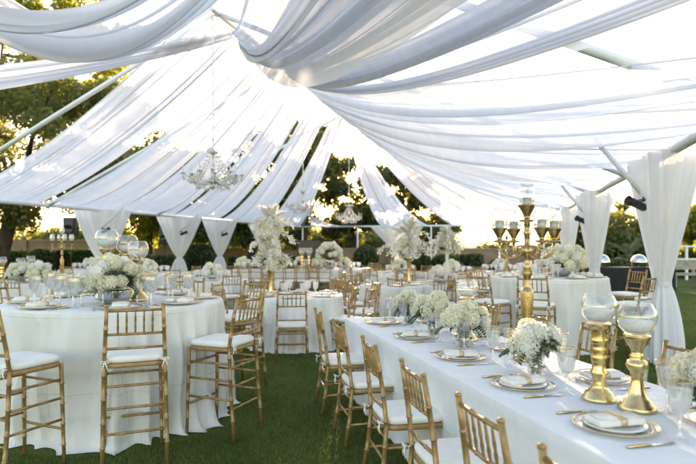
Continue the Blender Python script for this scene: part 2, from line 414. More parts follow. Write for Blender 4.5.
# gold pillar candle holder with glass globe
def make_holder(tall):
    root = thing('candle_holder', 'candle holder', 'candle holder')
    if tall:
        pr = [(.080, 0), (.083, .008), (.080, .022), (.070, .030), (.068, .042), (.052, .052), (.046, .062), (.034, .070), (.040, .080), (.030, .092), (.036, .104), (.030, .116), (.041, .13), (.043, .145),
              (.033, .16), (.036, .20), (.042, .225), (.033, .24), (.040, .252), (.033, .266), (.037, .29), (.044, .31), (.034, .325), (.042, .34), (.036, .352), (.05, .372), (.058, .385), (.056, .392)]
    else:
        pr = [(.082, 0), (.086, .010), (.080, .026), (.066, .036), (.062, .050), (.046, .062), (.038, .085), (.030, .115), (.026, .14), (.024, .155), (.030, .165), (.026, .175), (.040, .19), (.050, .21), (.040, .23),
              (.026, .242), (.034, .252), (.024, .262), (.026, .28), (.036, .30), (.052, .325), (.060, .345), (.058, .352)]
    b = MB(); b.lathe(pr+[(.02, pr[-1][1]-.006), (.001, pr[-1][1]-.006)], 28); obj('gold_pillar', b, M['gold'], root)
    z0 = pr[-1][1]
    g = [(.03, .0), (.055, .008), (.078, .035), (.088, .075), (.084, .108), (.070, .135), (.062, .146), (.059, .146), (.067, .133), (.081, .107), (.085, .075), (.075, .036), (.053, .011), (.03, .004)]
    b = MB(); b.lathe([(r, z+z0) for r, z in g], 30); obj('glass_globe', b, M['globe'], root)
    b = MB(); b.lathe([(.002, z0+.012), (.05, z0+.013), (.070, z0+.036), (.076, z0+.058), (.072, z0+.064), (.02, z0+.066), (.001, z0+.064)], 24)
    b.tube([(0, 0, z0+.06), (.001, 0, z0+.078)], .0015, 5); obj('candle', b, M['wax'], root)
    return Proto(root)
HTALL = make_holder(True); HSHORT = make_holder(False)
# flowers
def bloom_mesh(name, R, nf, mat, seed, petal=.013, open_=.5):
    rnd = random.Random(seed); b = MB()
    b.ball((0, 0, 0), R*.8, 10, 7)
    ga = pi*(3-sqrt(5))
    for i in range(nf):
        z = 1-2*(i+.5)/nf; r = sqrt(1-z*z); th = ga*i+rnd.uniform(-.15, .15)
        nv = Vector((r*cos(th), r*sin(th), z)); c = nv*R*rnd.uniform(.86, 1.06)
        a = nv.orthogonal().normalized(); bb = nv.cross(a); q = rnd.uniform(0, pi)
        nv2 = (nv+Vector((rnd.uniform(-.4, .4), rnd.uniform(-.4, .4), rnd.uniform(-.2, .4)))).normalized()
        a = nv2.orthogonal().normalized(); bb = nv2.cross(a)
        for k in range(4):
            t = q+k*pi/2; d = a*cos(t)+bb*sin(t); e = a*-sin(t)+bb*cos(t); p = petal*rnd.uniform(.8, 1.2)
            b.add([c, c+d*p*.6+e*p*.5+nv2*p*.25, c+d*p*1.15+nv2*p*open_, c+d*p*.6-e*p*.5+nv2*p*.25], [(0, 1, 2, 3)])
    return b.mesh(name, True, mat)
def rose_mesh(name, R, mat, seed):
    rnd = random.Random(seed); b = MB()
    for ring, (rr, hh, np_, op) in enumerate([(.22, .95, 3, .1), (.42, .9, 4, .25), (.65, .75, 5, .5), (.9, .5, 6, .9)]):
        for k in range(np_):
            t = 2*pi*k/np_+ring*.7+rnd.uniform(-.1, .1); w = 1.3*pi/np_
            vs = []
            for iu in range(5):
                for iv in range(4):
                    u = (iu-2)/2*w; v = iv/3
                    rad = R*rr*(.45+.55*v+op*.45*v*v); zz = R*(-.5+v*(hh+.4)-.25*op*v*v*v-.1*abs(iu-2)/2)
                    vs.append((rad*cos(t+u), rad*sin(t+u), zz))
            b.add(vs, [(i*4+j, (i+1)*4+j, (i+1)*4+j+1, i*4+j+1) for i in range(4) for j in range(3)])
    return b.mesh(name, True, mat)
BL = [bloom_mesh('hydrangea_head', .062, 120, M['petal'], 1), bloom_mesh('hydrangea_head', .056, 110, M['petal'], 2), bloom_mesh('white_hydrangea', .058, 110, M['petalwhite'], 3)]
RS = [rose_mesh('rose_head', .038, M['petalwhite'], 4), rose_mesh('blush_rose', .036, M['petalblush'], 5)]
BLF = [bloom_mesh('far_bloom', .07, 50, M['petalwhite'], 6, .026), bloom_mesh('far_bloom_cream', .07, 50, M['petal'], 7, .026)]
def leaf(b, base, d, ln, w, curl=.2, up=Vector((0, 0, 1))):
    d = d.normalized(); s = d.cross(up)
    s = s.normalized() if s.length > 1e-3 else Vector((1, 0, 0)); n = s.cross(d)
    vs = []
    for t, ww in ((0, .12), (.3, .9), (.6, 1.), (.85, .6), (1, .05)):
        c = base+d*ln*t-n*curl*ln*t*t
        vs += [c-s*w*ww*.5+n*w*.12*ww, c, c+s*w*ww*.5+n*w*.12*ww]
    b.add(vs, [(i*3+j, i*3+j+1, i*3+j+4, i*3+j+3) for i in range(4) for j in range(2)])
def arrangement(label, loc, R, nb, seed, vase='glass', squash=.8, zv=.085, cat='flowers', rosefrac=.25, group=None, far=False, name='flower_arrangement', vr=.055):
    rnd = random.Random(seed); root = thing(name, label, cat, loc, rnd.uniform(0, 6), group)
    b = MB()
    if vase == 'glass':
        b.lathe([(.001, .004), (vr*.95, .004), (vr, .012), (vr, zv+.02), (vr*.96, zv+.02), (vr*.94, .014), (.001, .010)], 24); obj('vase', b, M['glass'], root)
        b = MB()
        for i in range(10):
            t = rnd.uniform(0, 6.28); q = rnd.uniform(.2, .8)*vr; t2 = t+pi*.8
            b.tube([(q*cos(t2), q*sin(t2), .012), (q*cos(t), q*sin(t), zv+.03)], .004, 5)
        for i in range(12):
            t = rnd.uniform(0, 6.28); leaf(b, Vector((vr*.5*cos(t), vr*.5*sin(t), .03+rnd.random()*.03)), Vector((cos(t+1.3), sin(t+1.3), .8)), .06, .03)
        obj('stems', b, M['stemgreen'], root)
    elif vase == 'silver':
        pr = [(vr*.6, 0), (vr*.7, .01), (vr*.95, .03), (vr*1.1, zv*.6), (vr*1.05, zv), (vr*1.12, zv+.012), (vr*1.0, zv+.01)]
        nn = 40; vs = [(r*(1+.03*(j % 2))*cos(2*pi*j/nn), r*(1+.03*(j % 2))*sin(2*pi*j/nn), z) for r, z in pr for j in range(nn)]
        b.add(vs, [(i*nn+j, i*nn+(j+1) % nn, (i+1)*nn+(j+1) % nn, (i+1)*nn+j) for i in range(len(pr)-1) for j in range(nn)]); obj('vase', b, M['steel'], root)
    elif vase == 'gold':
        b.lathe([(vr, 0), (vr*1.1, zv*.5), (vr*.9, zv), (vr, zv+.02)], 16); obj('vase', b, M['gold'], root)
    zc = zv+R*squash*.55
    pts = []; tries = 0
    while len(pts) < nb and tries < 4000:
        tries += 1
        z = rnd.uniform(-.25, 1); t = rnd.uniform(0, 2*pi); r = sqrt(max(0, 1-z*z))
        j_ = rnd.uniform(.66, .90); p = Vector((r*cos(t)*R*j_, r*sin(t)*R*j_, zc+z*R*squash*j_))
        mind = .085 if not far else .1
        if all((p-q).length > mind*(.6 if tries > 1500 else 1) for q in pts): pts.append(p)
    for p in pts:
        if far: me = rnd.choice(BLF); nm = 'bloom'
        elif rnd.random() < rosefrac: me = rnd.choice(RS); nm = 'rose'
        else: me = rnd.choice(BL); nm = 'hydrangea'
        d = (p-Vector((0, 0, zc-R*.5))).normalized()
        rot = d.to_track_quat('Z', 'Y').to_euler()
        link(nm, me, root, p, rot, rnd.uniform(.85, 1.2))
    if not far:
        for i in range(7):
            t = rnd.uniform(0, 6.28); e = rnd.uniform(.25, 1.3); d = Vector((cos(t)*cos(e), sin(t)*cos(e), sin(e)*squash)); p = Vector((0, 0, zc))+d*R*rnd.uniform(.98, 1.2)
            b = MB(); ax = d.orthogonal().normalized(); bx = d.cross(ax)
            for k in range(5):
                a = 2*pi*k/5+t; dd = (ax*cos(a)+bx*sin(a)+d*.35).normalized(); leaf(b, p, dd, .036, .03, .25, d)
            b.tube([Vector((0, 0, zc)), p], .002, 4, False); obj('orchid_blossom', b, M['petalwhite'], root)
        for i in range(6):
            b = MB(); t = rnd.uniform(0, 6.28); q = Vector((cos(t)*R*.5, sin(t)*R*.5, zc-R*.2)); d = Vector((cos(t), sin(t), .1)).normalized()
            for k in range(8):
                q2 = q+d*.02; b.tube([q, q2], .0018, 4, False); q = q2; d = (d+Vector((0, 0, -.16))).normalized(); s2 = d.cross(Vector((0, 0, 1))).normalized()
                for sg in (-1, 1): leaf(b, q, s2*sg+d*.5, .032, .022, .2)
            obj('eucalyptus_sprig', b, M['eucalyptus'], root)
    b = MB()
    b.ball((0, 0, zc-.01), R*.55, 10, 6, (1, 1, squash*.7))
    for i in range(130 if not far else 50):
        t = rnd.uniform(0, 2*pi); z = rnd.uniform(-.35, .55)
        base = Vector((cos(t)*R*.55, sin(t)*R*.55, zc+z*R*.5))
        leaf(b, base, Vector((cos(t+rnd.uniform(-.6, .6)), sin(t+rnd.uniform(-.6, .6)), rnd.uniform(-.7, .6))), rnd.uniform(.05, .1), rnd.uniform(.025, .045), rnd.uniform(0, .6))
    obj('foliage', b, M['eucalyptus'], root)
    return root
def spray(root, R, z0, seed, n=9, mat='petalwhite', nm='orchid_spray', up=.9, pet=.028, ln=(.25, .5), droop=.3):
    rnd = random.Random(seed)
    for i in range(n):
        b = MB(); t = 2*pi*i/n+rnd.uniform(-.3, .3); l = rnd.uniform(*ln); e = rnd.uniform(.2, up)
        p = Vector((R*.2*cos(t), R*.2*sin(t), z0)); d = Vector((cos(t), sin(t), e)).normalized()
        for k in range(11):
            p2 = p+d*l/11; b.tube([p, p2], .003, 4, False); p = p2; d = (d+Vector((0, 0, -droop*.25))).normalized()
            if k > 1:
                for q in range(4):
                    dd = Vector((rnd.uniform(-1, 1), rnd.uniform(-1, 1), rnd.uniform(-1, 1))); leaf(b, p+dd*.01, dd, pet*rnd.uniform(.9, 1.5), pet*.9, .3)
        obj(nm, b, M[mat], root)
def plume_cluster(root, z0, R, seed, n=7, tilt=(.35, 1.35), ln=(.28, .5)):
    rnd = random.Random(seed)
    for i in range(n):
        b = MB(); t = 2*pi*(i+rnd.random()*.7)/n; e = rnd.uniform(*tilt) if i else 1.45
        d = Vector((cos(t)*cos(e), sin(t)*cos(e), sin(e))); s = d.cross(Vector((0, 0, 1))).normalized(); nn = s.cross(d)
        l = rnd.uniform(*ln); c = Vector((0, 0, z0))+d*R*.12; K = 26; prev = c
        for k in range(1, K+1):
            u = k/K; p = c+d*l*u-Vector((0, 0, 1))*l*.22*u*u
            w = l*.30*(sin(pi*min(1, .06+.90*u))**.55)
            for q in range(9):
                a = rnd.uniform(0, 2*pi); o = s*cos(a)*w+nn*sin(a)*w*.55+d*l*rnd.uniform(.02, .13)
                tip = p+o*rnd.uniform(.75, 1.08); h = (prev-p)*1.2+nn*.006*cos(a)-s*.006*sin(a)
                b.add([p, p+h, tip+h*.5+s*.004, tip], [(0, 1, 2, 3)])
            prev = p
        obj('white_plume', b, M['petalwhite'], root)

# candelabra
def make_candelabra():
    root = thing('candelabra', 'candelabra', 'candelabra')
    b = MB(); b.lathe([(.085, 0), (.088, .01), (.07, .03), (.050, .05), (.034, .07), (.030, .10), (.034, .16), (.036, .30), (.041, .43), (.038, .448), (.028, .462), (.020, .475), (.026, .49), (.018, .505), (.022, .53), (.034, .56), (.022, .59), (.028, .60), (.017, .615),
             (.018, .66), (.03, .68), (.036, .70), (.03, .725), (.018, .74), (.018, .80), (.028, .815), (.018, .83), (.018, .885), (.05, .893), (.05, .899), (.018, .905), (.022, .93), (.044, .975), (.058, .99), (.058, .998), (.02, .996), (.001, .996)], 22)
    obj('stem', b, M['brass'], root)
    def shade(par, x, y, z):
        g = MB(); g.lathe([(.030, 0), (.046, .02), (.052, .045), (.046, .08), (.040, .105), (.046, .135), (.0445, .135), (.0385, .105), (.0445, .08), (.050, .045), (.044, .022)], 20, (x, y, z)); obj('glass_shade', g, M['glass'], par)
        g = MB(); g.lathe([(.027, .0), (.027, .045), (.001, .048)], 12, (x, y, z)); obj('candle', g, M['wax'], par)
    shade(root, 0, 0, .998)
    for k in range(4):
        t = radians(28)+k*pi/2; ca, sa = cos(t), sin(t); b = MB()
        pr = [(.02, .70), (.05, .672), (.09, .655), (.14, .66), (.175, .685), (.188, .72), (.188, .755)]
        b.tube([(r*ca, r*sa, z) for r, z in pr], [.010, .009, .008, .008, .008, .009, .010], 8)
        sp = [(.045+.032*cos(q), .705+.03*sin(q)) for q in np.linspace(-2.2, 2.6, 10)]
        b.tube([(r*ca, r*sa, z) for r, z in sp], .006, 6)
        sp = [(.12+.026*cos(q), .69+.026*sin(q)) for q in np.linspace(-1.4, 3.6, 10)]
        b.tube([(r*ca, r*sa, z) for r, z in sp], .005, 6)
        c = (.188*ca, .188*sa, 0)
        b.lathe([(.01, .752), (.045, .76), (.045, .766), (.014, .772), (.018, .79), (.040, .83), (.048, .842), (.048, .85), (.02, .848), (.001, .848)], 18, c)
        a = obj('arm', b, M['brass'], root)
        shade(a, c[0], c[1], .85)
        # crystal drops
        g = MB()
        for q in range(4): g.ball((c[0], c[1], .73-q*.022), .009, 6, 4, (1, 1, 1.3))
        obj('crystal_drop', g, M['crystal'], a)
    return Proto(root)
CANDEL = make_candelabra()
# chandelier
def make_chandelier():
    root = thing('chandelier', 'chandelier', 'chandelier')         # origin at its bottom finial
    b = MB(); b.lathe([(.004, 0), (.03, .02), (.035, .05), (.015, .07), (.06, .10), (.085, .13), (.05, .16), (.02, .19), (.018, .30), (.04, .33), (.05, .37), (.03, .41), (.015, .45), (.015, .58), (.05, .62), (.07, .64), (.03, .67), (.012, .72), (.012, .80)], 14)
    obj('column', b, M['silverpaint'], root)
    for k in range(6):                                          # crown leaves
        t = k*pi/3; b = MB(); b.tube([(.03*cos(t), .03*sin(t), .64), (.10*cos(t), .10*sin(t), .66), (.15*cos(t), .15*sin(t), .73), (.17*cos(t), .17*sin(t), .72)], [.008, .007, .005, .004], 6)
        for q in range(3): b.ball((.165*cos(t), .165*sin(t), .70-q*.025), .011, 6, 4)
        obj('crown_arm', b, M['crystal'], root)
    rnd = random.Random(3)
    for k in range(12):
        t = k*pi/6; ca, sa = cos(t), sin(t); R = .42 if k % 2 else .5; b = MB(); h = .0 if k % 2 else .03
        pr = [(.03, .14+h), (.12, .09+h), (.25, .06+h), (.38*R/.45, .09+h), (R, .17+h), (R, .215+h)]
        b.tube([(r*ca, r*sa, z) for r, z in pr], [.010, .009, .008, .008, .008, .009], 6)
        b.lathe([(.008, .21+h), (.045, .225+h), (.05, .235+h), (.02, .24+h), (.014, .245+h)], 10, (R*ca, R*sa, 0))
        a = obj('arm', b, M['silverpaint'], root)
        b = MB(); b.lathe([(.011, .24+h), (.011, .33+h), (.004, .335+h), (.012, .35+h), (.003, .385+h)], 8, (R*ca, R*sa, 0)); obj('candle_tube', b, M['white'], a)
        b = MB()
        for q in range(14):                                     # swagged strands from crown to arm tip and out to the neighbour
            u = q/13; r = .07+(R-.07)*u; z = .63-.42*u+h*u-.16*sin(pi*u)
            b.ball((r*ca, r*sa, z), .016, 5, 4)
        for q in range(9):
            u = q/8; t2 = t+u*pi/6; r = .44-.05*sin(pi*u); b.ball((r*cos(t2), r*sin(t2), .2-.10*sin(pi*u)), .015, 5, 4)
        for q in range(5):
            t2 = t+(q-2)*.06; b.ball(((R-.0)*cos(t2)+rnd.uniform(-.01, .01), R*sin(t2), .17+h-.03*(q % 2)), .017, 5, 4, (1, 1, 2.0))
        for q in range(4): b.ball((.28*cos(t+.15*q), .28*sin(t+.15*q), .04+h-.012*q), .016, 5, 4, (1, 1, 2.0))
        obj('crystal_strand', b, M['crystal'], a)
    return root
M['silverpaint'] = pbr('silvered_metal', (.72, .70, .68), (.6, .58, .55), rough=.3, metal=.6, scale=10)

# ------------------------------------------------------------------ tablecloths
def round_cloth(label, X, Y, R, H, seed, nf=22, amp=.06, mat='cloth', flare=.05, name='tablecloth'):
    rnd = random.Random(seed); na = 260; b = MB(); vs = []
    ph = [rnd.uniform(0, 6.28) for _ in range(6)]
    def fold(t):
        w = t+.16*sin(2*t+ph[0])+.1*sin(5*t+ph[1])
        a = sin(round(nf)*w+ph[2]); a = 1-2*abs(a)**.75; return .62*a+.35*sin(round(nf*.5)*w+ph[3])+.16*sin(round(nf*2.3)*w+ph[4])
    rows = [(0, 0, 0), (.5, 0, 0), (.9, 0, 0), (.985, 0, 0), (1.0, .006, 0), (1.006, .02, .03)]
    for k in range(1, 15): rows.append((1.008+flare*(k/14)**1.2, .02+(H-.026)*k/14, min(1, .12+1.05*(k/14)**.8)))
    rows[-1] = (1.008+flare*1.1, H-.045, 1.0)
    rows.append((1.02+flare*1.35, H-.018, 1.0)); rows.append((1.03+flare*1.9, H-.006, 1.0))
    for q, dz, fa in rows:
        for j in range(na):
            t = 2*pi*j/na; r = R*q+amp*fa*(fold(t)+.35*sin(3*dz*2.2+nf*t*.5+ph[5]))
            vs.append((r*cos(t), r*sin(t), H-dz+(.003*sin(9*t+ph[1]) if q < .95 and q > .4 else 0)))
    k = len(rows)
    b.add(vs, [(i*na+j, i*na+(j+1) % na, (i+1)*na+(j+1) % na, (i+1)*na+j) for i in range(k-1) for j in range(na)])
    o = obj(name, b, M[mat], None, (X, Y, 0)); return tag(o, label, 'tablecloth', 'white floor length tablecloths')
def rect_cloth(label, p0, e, n, length, width, H, seed, amp=.018, mat='clothblue'):
    """p0 far-left corner; runs toward -e; width along n"""
    rnd = random.Random(seed); per = []
    st = .02; rc = .03
    def line(a, b, nx, ny):
        k = max(2, int(hypot(b[0]-a[0], b[1]-a[1])/st))
        for i in range(k): per.append((a[0]+(b[0]-a[0])*i/k, a[1]+(b[1]-a[1])*i/k, nx, ny))
    def corner(cx, cy, a0):
        for i in range(8):
            a = a0+pi/2*i/8; per.append((cx+rc*cos(a), cy+rc*sin(a), cos(a), sin(a)))
    Lh, Wd = length, width   # local coords: x along n (0..W), y along -e (0..L)
    line((Wd, rc), (Wd, Lh-rc), 1, 0); corner(Wd-rc, Lh-rc, 0); line((Wd-rc, Lh), (rc, Lh), 0, 1); corner(rc, Lh-rc, pi/2)
    line((0, Lh-rc), (0, rc), -1, 0); corner(rc, rc, pi); line((rc, 0), (Wd-rc, 0), 0, -1); corner(Wd-rc, rc, 1.5*pi)
    P = len(per); ph = [rnd.uniform(0, 6) for _ in range(5)]
    vs = []; cx, cy = Wd/2, Lh/2
    ins = [(.0, None), (.6, None), (.97, None)]
    rows = []
    for q in (.0, .5, .96):
        rows.append([(cx+(x-cx)*q, cy+(y-cy)*q, H) for x, y, nx, ny in per])
    rows.append([(x-nx*.006, y-ny*.006, H-.0005) for x, y, nx, ny in per])
    for k in range(0, 14):
        dz = .006+(H-.012)*k/13
        rw = []
        for i, (x, y, nx, ny) in enumerate(per):
            s_ = i*st; corner_d = 0
            f = sin(s_*9+1.1*sin(s_*2.1+ph[0])+ph[1])+.5*sin(s_*21+ph[2]+dz*2)+.5*sin(s_*4.1+ph[3])
            o = amp*f*min(1, k/6)+.012*k/13
            rw.append((x+nx*o, y+ny*o, H-dz))
        rows.append(rw)
    b = MB()
    for rw in rows:
        for x, y, z in rw:
            vs.append((p0[0]+n[0]*x-e[0]*y, p0[1]+n[1]*x-e[1]*y, z))
    b.add(vs, [(i*P+j, i*P+(j+1) % P, (i+1)*P+(j+1) % P, (i+1)*P+j) for i in range(len(rows)-1) for j in range(P)])
    o = obj('tablecloth', b, M[mat]); return tag(o, label, 'tablecloth', 'white floor length tablecloths')

# ------------------------------------------------------------------ camera, world, sun
cam = bpy.data.cameras.new('camera'); cam.sensor_width = 36; cam.lens = 30.0; cam.shift_y = (HZ-232)/696.0
cam.clip_end = 2000; cam.clip_start = .05
cam.dof.use_dof = True; cam.dof.focus_distance = 4.3; cam.dof.aperture_fstop = 2.2
co = link('camera', cam, None, (0, 0, CAMZ), (pi/2, 0, 0)); scn.camera = co
w = bpy.data.worlds.new('World'); scn.world = w; w.use_nodes = True
nt = w.node_tree; bg = nt.nodes['Background']
sky = nt.nodes.new('ShaderNodeTexSky'); sky.sky_type = 'NISHITA'; sky.sun_disc = False
SUN_EL, SUN_AZ = 10.0, 1.0
sky.sun_elevation = radians(SUN_EL); sky.sun_rotation = radians(SUN_AZ); sky.dust_density = 1.0; sky.air_density = 1.0
nt.links.new(sky.outputs[0], bg.inputs[0]); bg.inputs[1].default_value = .15
sl = bpy.data.lights.new('sun', 'SUN'); sl.energy = 2.0; sl.angle = radians(.6); sl.color = (1, .90, .74)
so = link('sun', sl, None, (0, 30, 30))
sd = Vector((sin(radians(SUN_AZ))*cos(radians(SUN_EL)), cos(radians(SUN_AZ))*cos(radians(SUN_EL)), sin(radians(SUN_EL))))
so.rotation_euler = (-sd).to_track_quat('-Z', 'Y').to_euler()
scn.view_settings.view_transform = 'Standard'; scn.view_settings.look = 'None'
scn.view_settings.use_white_balance = True; scn.view_settings.white_balance_temperature = 8000; scn.view_settings.white_balance_tint = 18
scn.view_settings.exposure = 2.35; scn.view_settings.gamma = 1; scn.view_settings.use_curve_mapping = False
scn.render.engine = 'CYCLES'
cy = scn.cycles
cy.use_denoising = True
try: cy.denoiser = 'OPENIMAGEDENOISE'
except Exception: pass
cy.max_bounces = 8; cy.diffuse_bounces = 3; cy.glossy_bounces = 3; cy.transmission_bounces = 4; cy.transparent_max_bounces = 24
cy.caustics_reflective = False; cy.caustics_refractive = False; cy.sample_clamp_indirect = 6

# ------------------------------------------------------------------ ground
b = MB(); K = 40
xs_ = [-400, -120, -60]+[-40+80*i/K for i in range(K+1)]+[60, 120, 400]
ys_ = [-60, -20]+[-5+65*i/K for i in range(K+1)]+[90, 150, 600]
vs = [(x, y, 0) for y in ys_ for x in xs_]
nx = len(xs_)
b.add(vs, [(j*nx+i, j*nx+i+1, (j+1)*nx+i+1, (j+1)*nx+i) for j in range(len(ys_)-1) for i in range(nx-1)])
g = obj('ground', b, M['lawn'], smooth=False); g['kind'] = 'structure'
T1 = (-2.13, 5.35)
def grass():
    r = np.random.default_rng(5)
    def pts(n, f): return f(r.random(n), r.random(n))
    parts = []
    # denser near the camera
    n = 110000; Y = 3.3+8.5*r.random(n)**1.6; X = -0.62*Y+r.random(n)*1.25*Y; parts.append((X, Y, .030))
    n = 40000; Y = 6+12*r.random(n)**1.4; X = .42*Y+r.random(n)*.3*Y; parts.append((X, Y, .035))
    Vs = []
    for X, Y, h in parts:
        ok = (np.hypot(X-T1[0], Y-T1[1]) > 1.13)
        X, Y = X[ok], Y[ok]
        m_ = len(X); a = r.random(m_)*2*pi; wd = .0028+.0002*Y*1.5; hh = h*(.5+.8*r.random(m_)); ln = hh*.8*r.random(m_); la = r.random(m_)*2*pi
        p = np.stack([X, Y, np.zeros(m_)], 1); s = np.stack([np.cos(a)*wd, np.sin(a)*wd, np.zeros(m_)], 1)
        t = p+np.stack([np.cos(la)*ln, np.sin(la)*ln, hh], 1)
        Vs.append(np.stack([p-s, p+s, t], 1).reshape(-1, 3))
    V = np.concatenate(Vs); Fq = np.arange(len(V)).reshape(-1, 3)
    o = link('grass', npmesh('grass', V, Fq, M['blade'])); tag(o, 'short green lawn grass growing between the tables', 'grass', kind='stuff')
grass()

# ------------------------------------------------------------------ tent frame and drapes
S = 1.2; TA = radians(15); ca_, sa_ = cos(TA), sin(TA)
VR, VL, VC = 1.62, -10.6, -4.49; ZE = .93; ZR = 3.68; LEGS = [2.5, 7.07, 11.64, 16.2, 20.8, 25.4, 29.97]
def T(u, v, z):                       # tent axes (metres before scale), z above the eye
    return Vector((S*(v*ca_+u*sa_), S*(-v*sa_+u*ca_), CAMZ+S*z))
def on_ground(u, v): p = T(u, v, 0); p.z = 0; return p
frame = thing('tent_frame', 'white aluminium tent frame with open rafters above the sheer drapes', 'tent frame', (0, 0, 0))
LEFTU = [7.07, 13.6, 17.5, 20.4, 25.0, 29.97]
def beam(nm, a, b_, r=.055, n=8):
    m = MB(); m.tube([a, b_], r, n); return obj(nm, m, M['frame'], frame)
for u in LEGS[1:]:
    beam('tent_leg', on_ground(u, VR), T(u, VR, ZE), .05)
for u in LEFTU[1:]:
    beam('tent_leg', on_ground(u, VL), T(u, VL, ZE), .05)
for v in (-7.5, -3.6): beam('tent_leg', on_ground(29.97, v), T(29.97, v, ZE), .05)
beam('eave_beam', T(-2, VR, ZE), T(29.97, VR, ZE), .06); beam('eave_beam', T(1, VL, ZE), T(29.97, VL, ZE), .06)
beam('eave_beam', T(29.97, VL, ZE), T(29.97, VR, ZE), .06)
beam('ridge_beam', T(-2, VC, ZR+.08), T(16.2, VC, ZR+.08), .06)
for u in (4.5, 8.6, 11.64, 16.2):
    beam('rafter', T(u, VC, ZR+.08), T(u, VL, ZE), .05); beam('rafter', T(u, VC, ZR+.08), T(u, VR, ZE), .048)
for v in (VL, VR): beam('rafter', T(16.2, VC, ZR+.08), T(29.97, v, ZE), .045)

def sheet(name, label, A0, A1, B0, B1, sag, folds=9, amp=.05, seed=0, ns=44, mat='sheer', edge=.0, group='sheer white ceiling drapes', tilt=0.0, cat='drape'):
    """a swagged length of cloth from A0-A1 (gathered) to B0-B1"""
    r = np.random.default_rng(seed); nt_ = folds*10+1
    t = np.linspace(0, 1, nt_); s = np.linspace(0, 1, ns)
    ph = r.random(8)*6.28
    # irregular bunching
    tw = t+.05*np.sin(2*pi*2*t+ph[0])+.022*np.sin(2*pi*5*t+ph[1]); tw[0] = 0; tw[-1] = 1
    A0, A1, B0, B1 = [np.array(p) for p in (A0, A1, B0, B1)]
    A = A0[None]+(A1-A0)[None]*tw[:, None]; B = B0[None]+(B1-B0)[None]*tw[:, None]
    Ss = s[:, None, None]
    P = A[None]*(1-Ss)+B[None]*Ss
    sg = sag*(1+.12*np.sin(2*pi*1.3*t+ph[2])+.06*np.sin(2*pi*3.1*t+ph[3]))
    sg = sg*(1+tilt*(tw-.8)); prof = 4*s*(1-s)
    P[:, :, 2] -= prof[:, None]*sg[None]
    # folds: deep near the gathered end, shallow where the cloth spreads
    f = np.sin(2*pi*folds*t[None]+ph[4]+.7*np.sin(4*s[:, None]+ph[5]))+.55*np.sin(2*pi*folds*.53*t[None]+ph[6]+1.2*s[:, None])+.4*np.sin(2*pi*folds*1.9*t[None]+ph[7])+.22*np.sin(2*pi*folds*3.7*t[None]+ph[3]+2*s[:, None])
    env = (.35+.65*np.clip(1-s, 0, 1)**.7)*np.clip(s*12, .3, 1)
    d = amp*env[:, None]*f
    side = (A1-A0)*.5+(B1-B0)*.5; side = side/np.linalg.norm(side); ax = (B0+B1-A0-A1); ax = ax/np.linalg.norm(ax)
    nrm = np.cross(side, ax); nrm = nrm/np.linalg.norm(nrm); nrm = nrm*(1 if nrm[2] > 0 else -1)
    P += d[:, :, None]*nrm[None, None]
    P[:, :, 2] -= (edge*np.abs(2*t-1)**4)[None]*prof[:, None]
    V = P.reshape(-1, 3)
    i, j = np.meshgrid(np.arange(ns-1), np.arange(nt_-1), indexing='ij'); a = i*nt_+j
    Fq = np.stack([a, a+1, a+nt_+1, a+nt_], -1).reshape(-1, 4)
    o = link(name, npmesh(name, V, Fq, M[mat], True)); return tag(o, label, cat, group)
def rp(u, dz=0): return T(u, VC, ZR+dz)
def er(u, dz=0): return T(u, VR, ZE+.04+dz)
def el(u, dz=0): return T(u, VL, ZE+.04+dz)
sheets = []
# right hand slope: (ridge u0,u1, eave u0,u1, sag)
RIGHT = [
 (10.1, 10.6, -2.0, -.7, .42, 8, 'sheer drape passing between the lowest swag and the wide top right drapes'),
 (9.1, 9.55, -2.6, -.9, .95, 7, 'loose sheer swag dipping lowest beside the ridge at top centre'),
 (11.0, 11.6, -1.3, .5, .50, 9, 'wide sheer drape sweeping to the top right corner, upper one of the pair'),
 (11.5, 11.85, .35, 1.55, .48, 8, 'wide sheer drape sweeping to the top right corner, lower one of the pair'),
 (12.4, 12.8, 3.2, 4.1, .50, 6, 'sheer drape below the open rafter at the right edge'),
 (13.0, 13.5, 4.4, 5.6, .50, 7, 'sheer drape reaching the right eave nearest the large tied curtain'),
 (13.8, 14.3, 5.7, 7.5, .50, 8, 'sheer drape ending on the eave above the large tied curtain'),
 (14.5, 15.0, 7.6, 9.8, .50, 6, 'sheer drape ending on the eave between the two nearest right curtains'),
 (15.1, 15.6, 9.9, 12.6, .50, 6, 'sheer drape ending above the second right curtain'),
 (15.6, 16.0, 12.8, 17.0, .52, 10, 'sheer drape ending above the third right curtain'),
 (16.0, 16.2, 17.2, 23.0, .52, 10, 'sheer drape ending on the far half of the right eave'),
]
for i, (a0, a1, b0, b1, sg, fo, lab) in enumerate(RIGHT):
    sheet('ceiling_drape', lab, rp(a0), rp(a1), er(b0), er(b1), sg*S, fo+4 if i < 4 else max(4, fo-2), .05, 20+i, tilt=.3 if i < 4 else .85)
LEFT = [
 (9.15, 9.45, 1.2, 2.9, .40, 8, 'sheer drape crossing to the upper left edge below the big top swag'),
 (8.0, 9.7, 9.1, 11.3, .30, 9, 'broad sheer drape falling to the left eave in front of the dark tree'),
 (10.1, 11.0, 11.55, 14.2, .42, 6, 'sheer drape falling to the left eave above the first left curtain'),
 (11.0, 12.2, 14.2, 17.2, .42, 6, 'sheer drape falling to the left eave behind the big chandelier'),
 (12.2, 13.3, 17.2, 20.2, .42, 6, 'sheer drape falling to the left eave above the two tied curtains'),
 (13.6, 14.9, 20.6, 24.4, .40, 6, 'sheer drape left of the middle chandelier with slits on both sides'),
 (15.3, 16.0, 25.1, 29.6, .38, 6, 'sheer drape falling from the peak to the far left corner'),
]
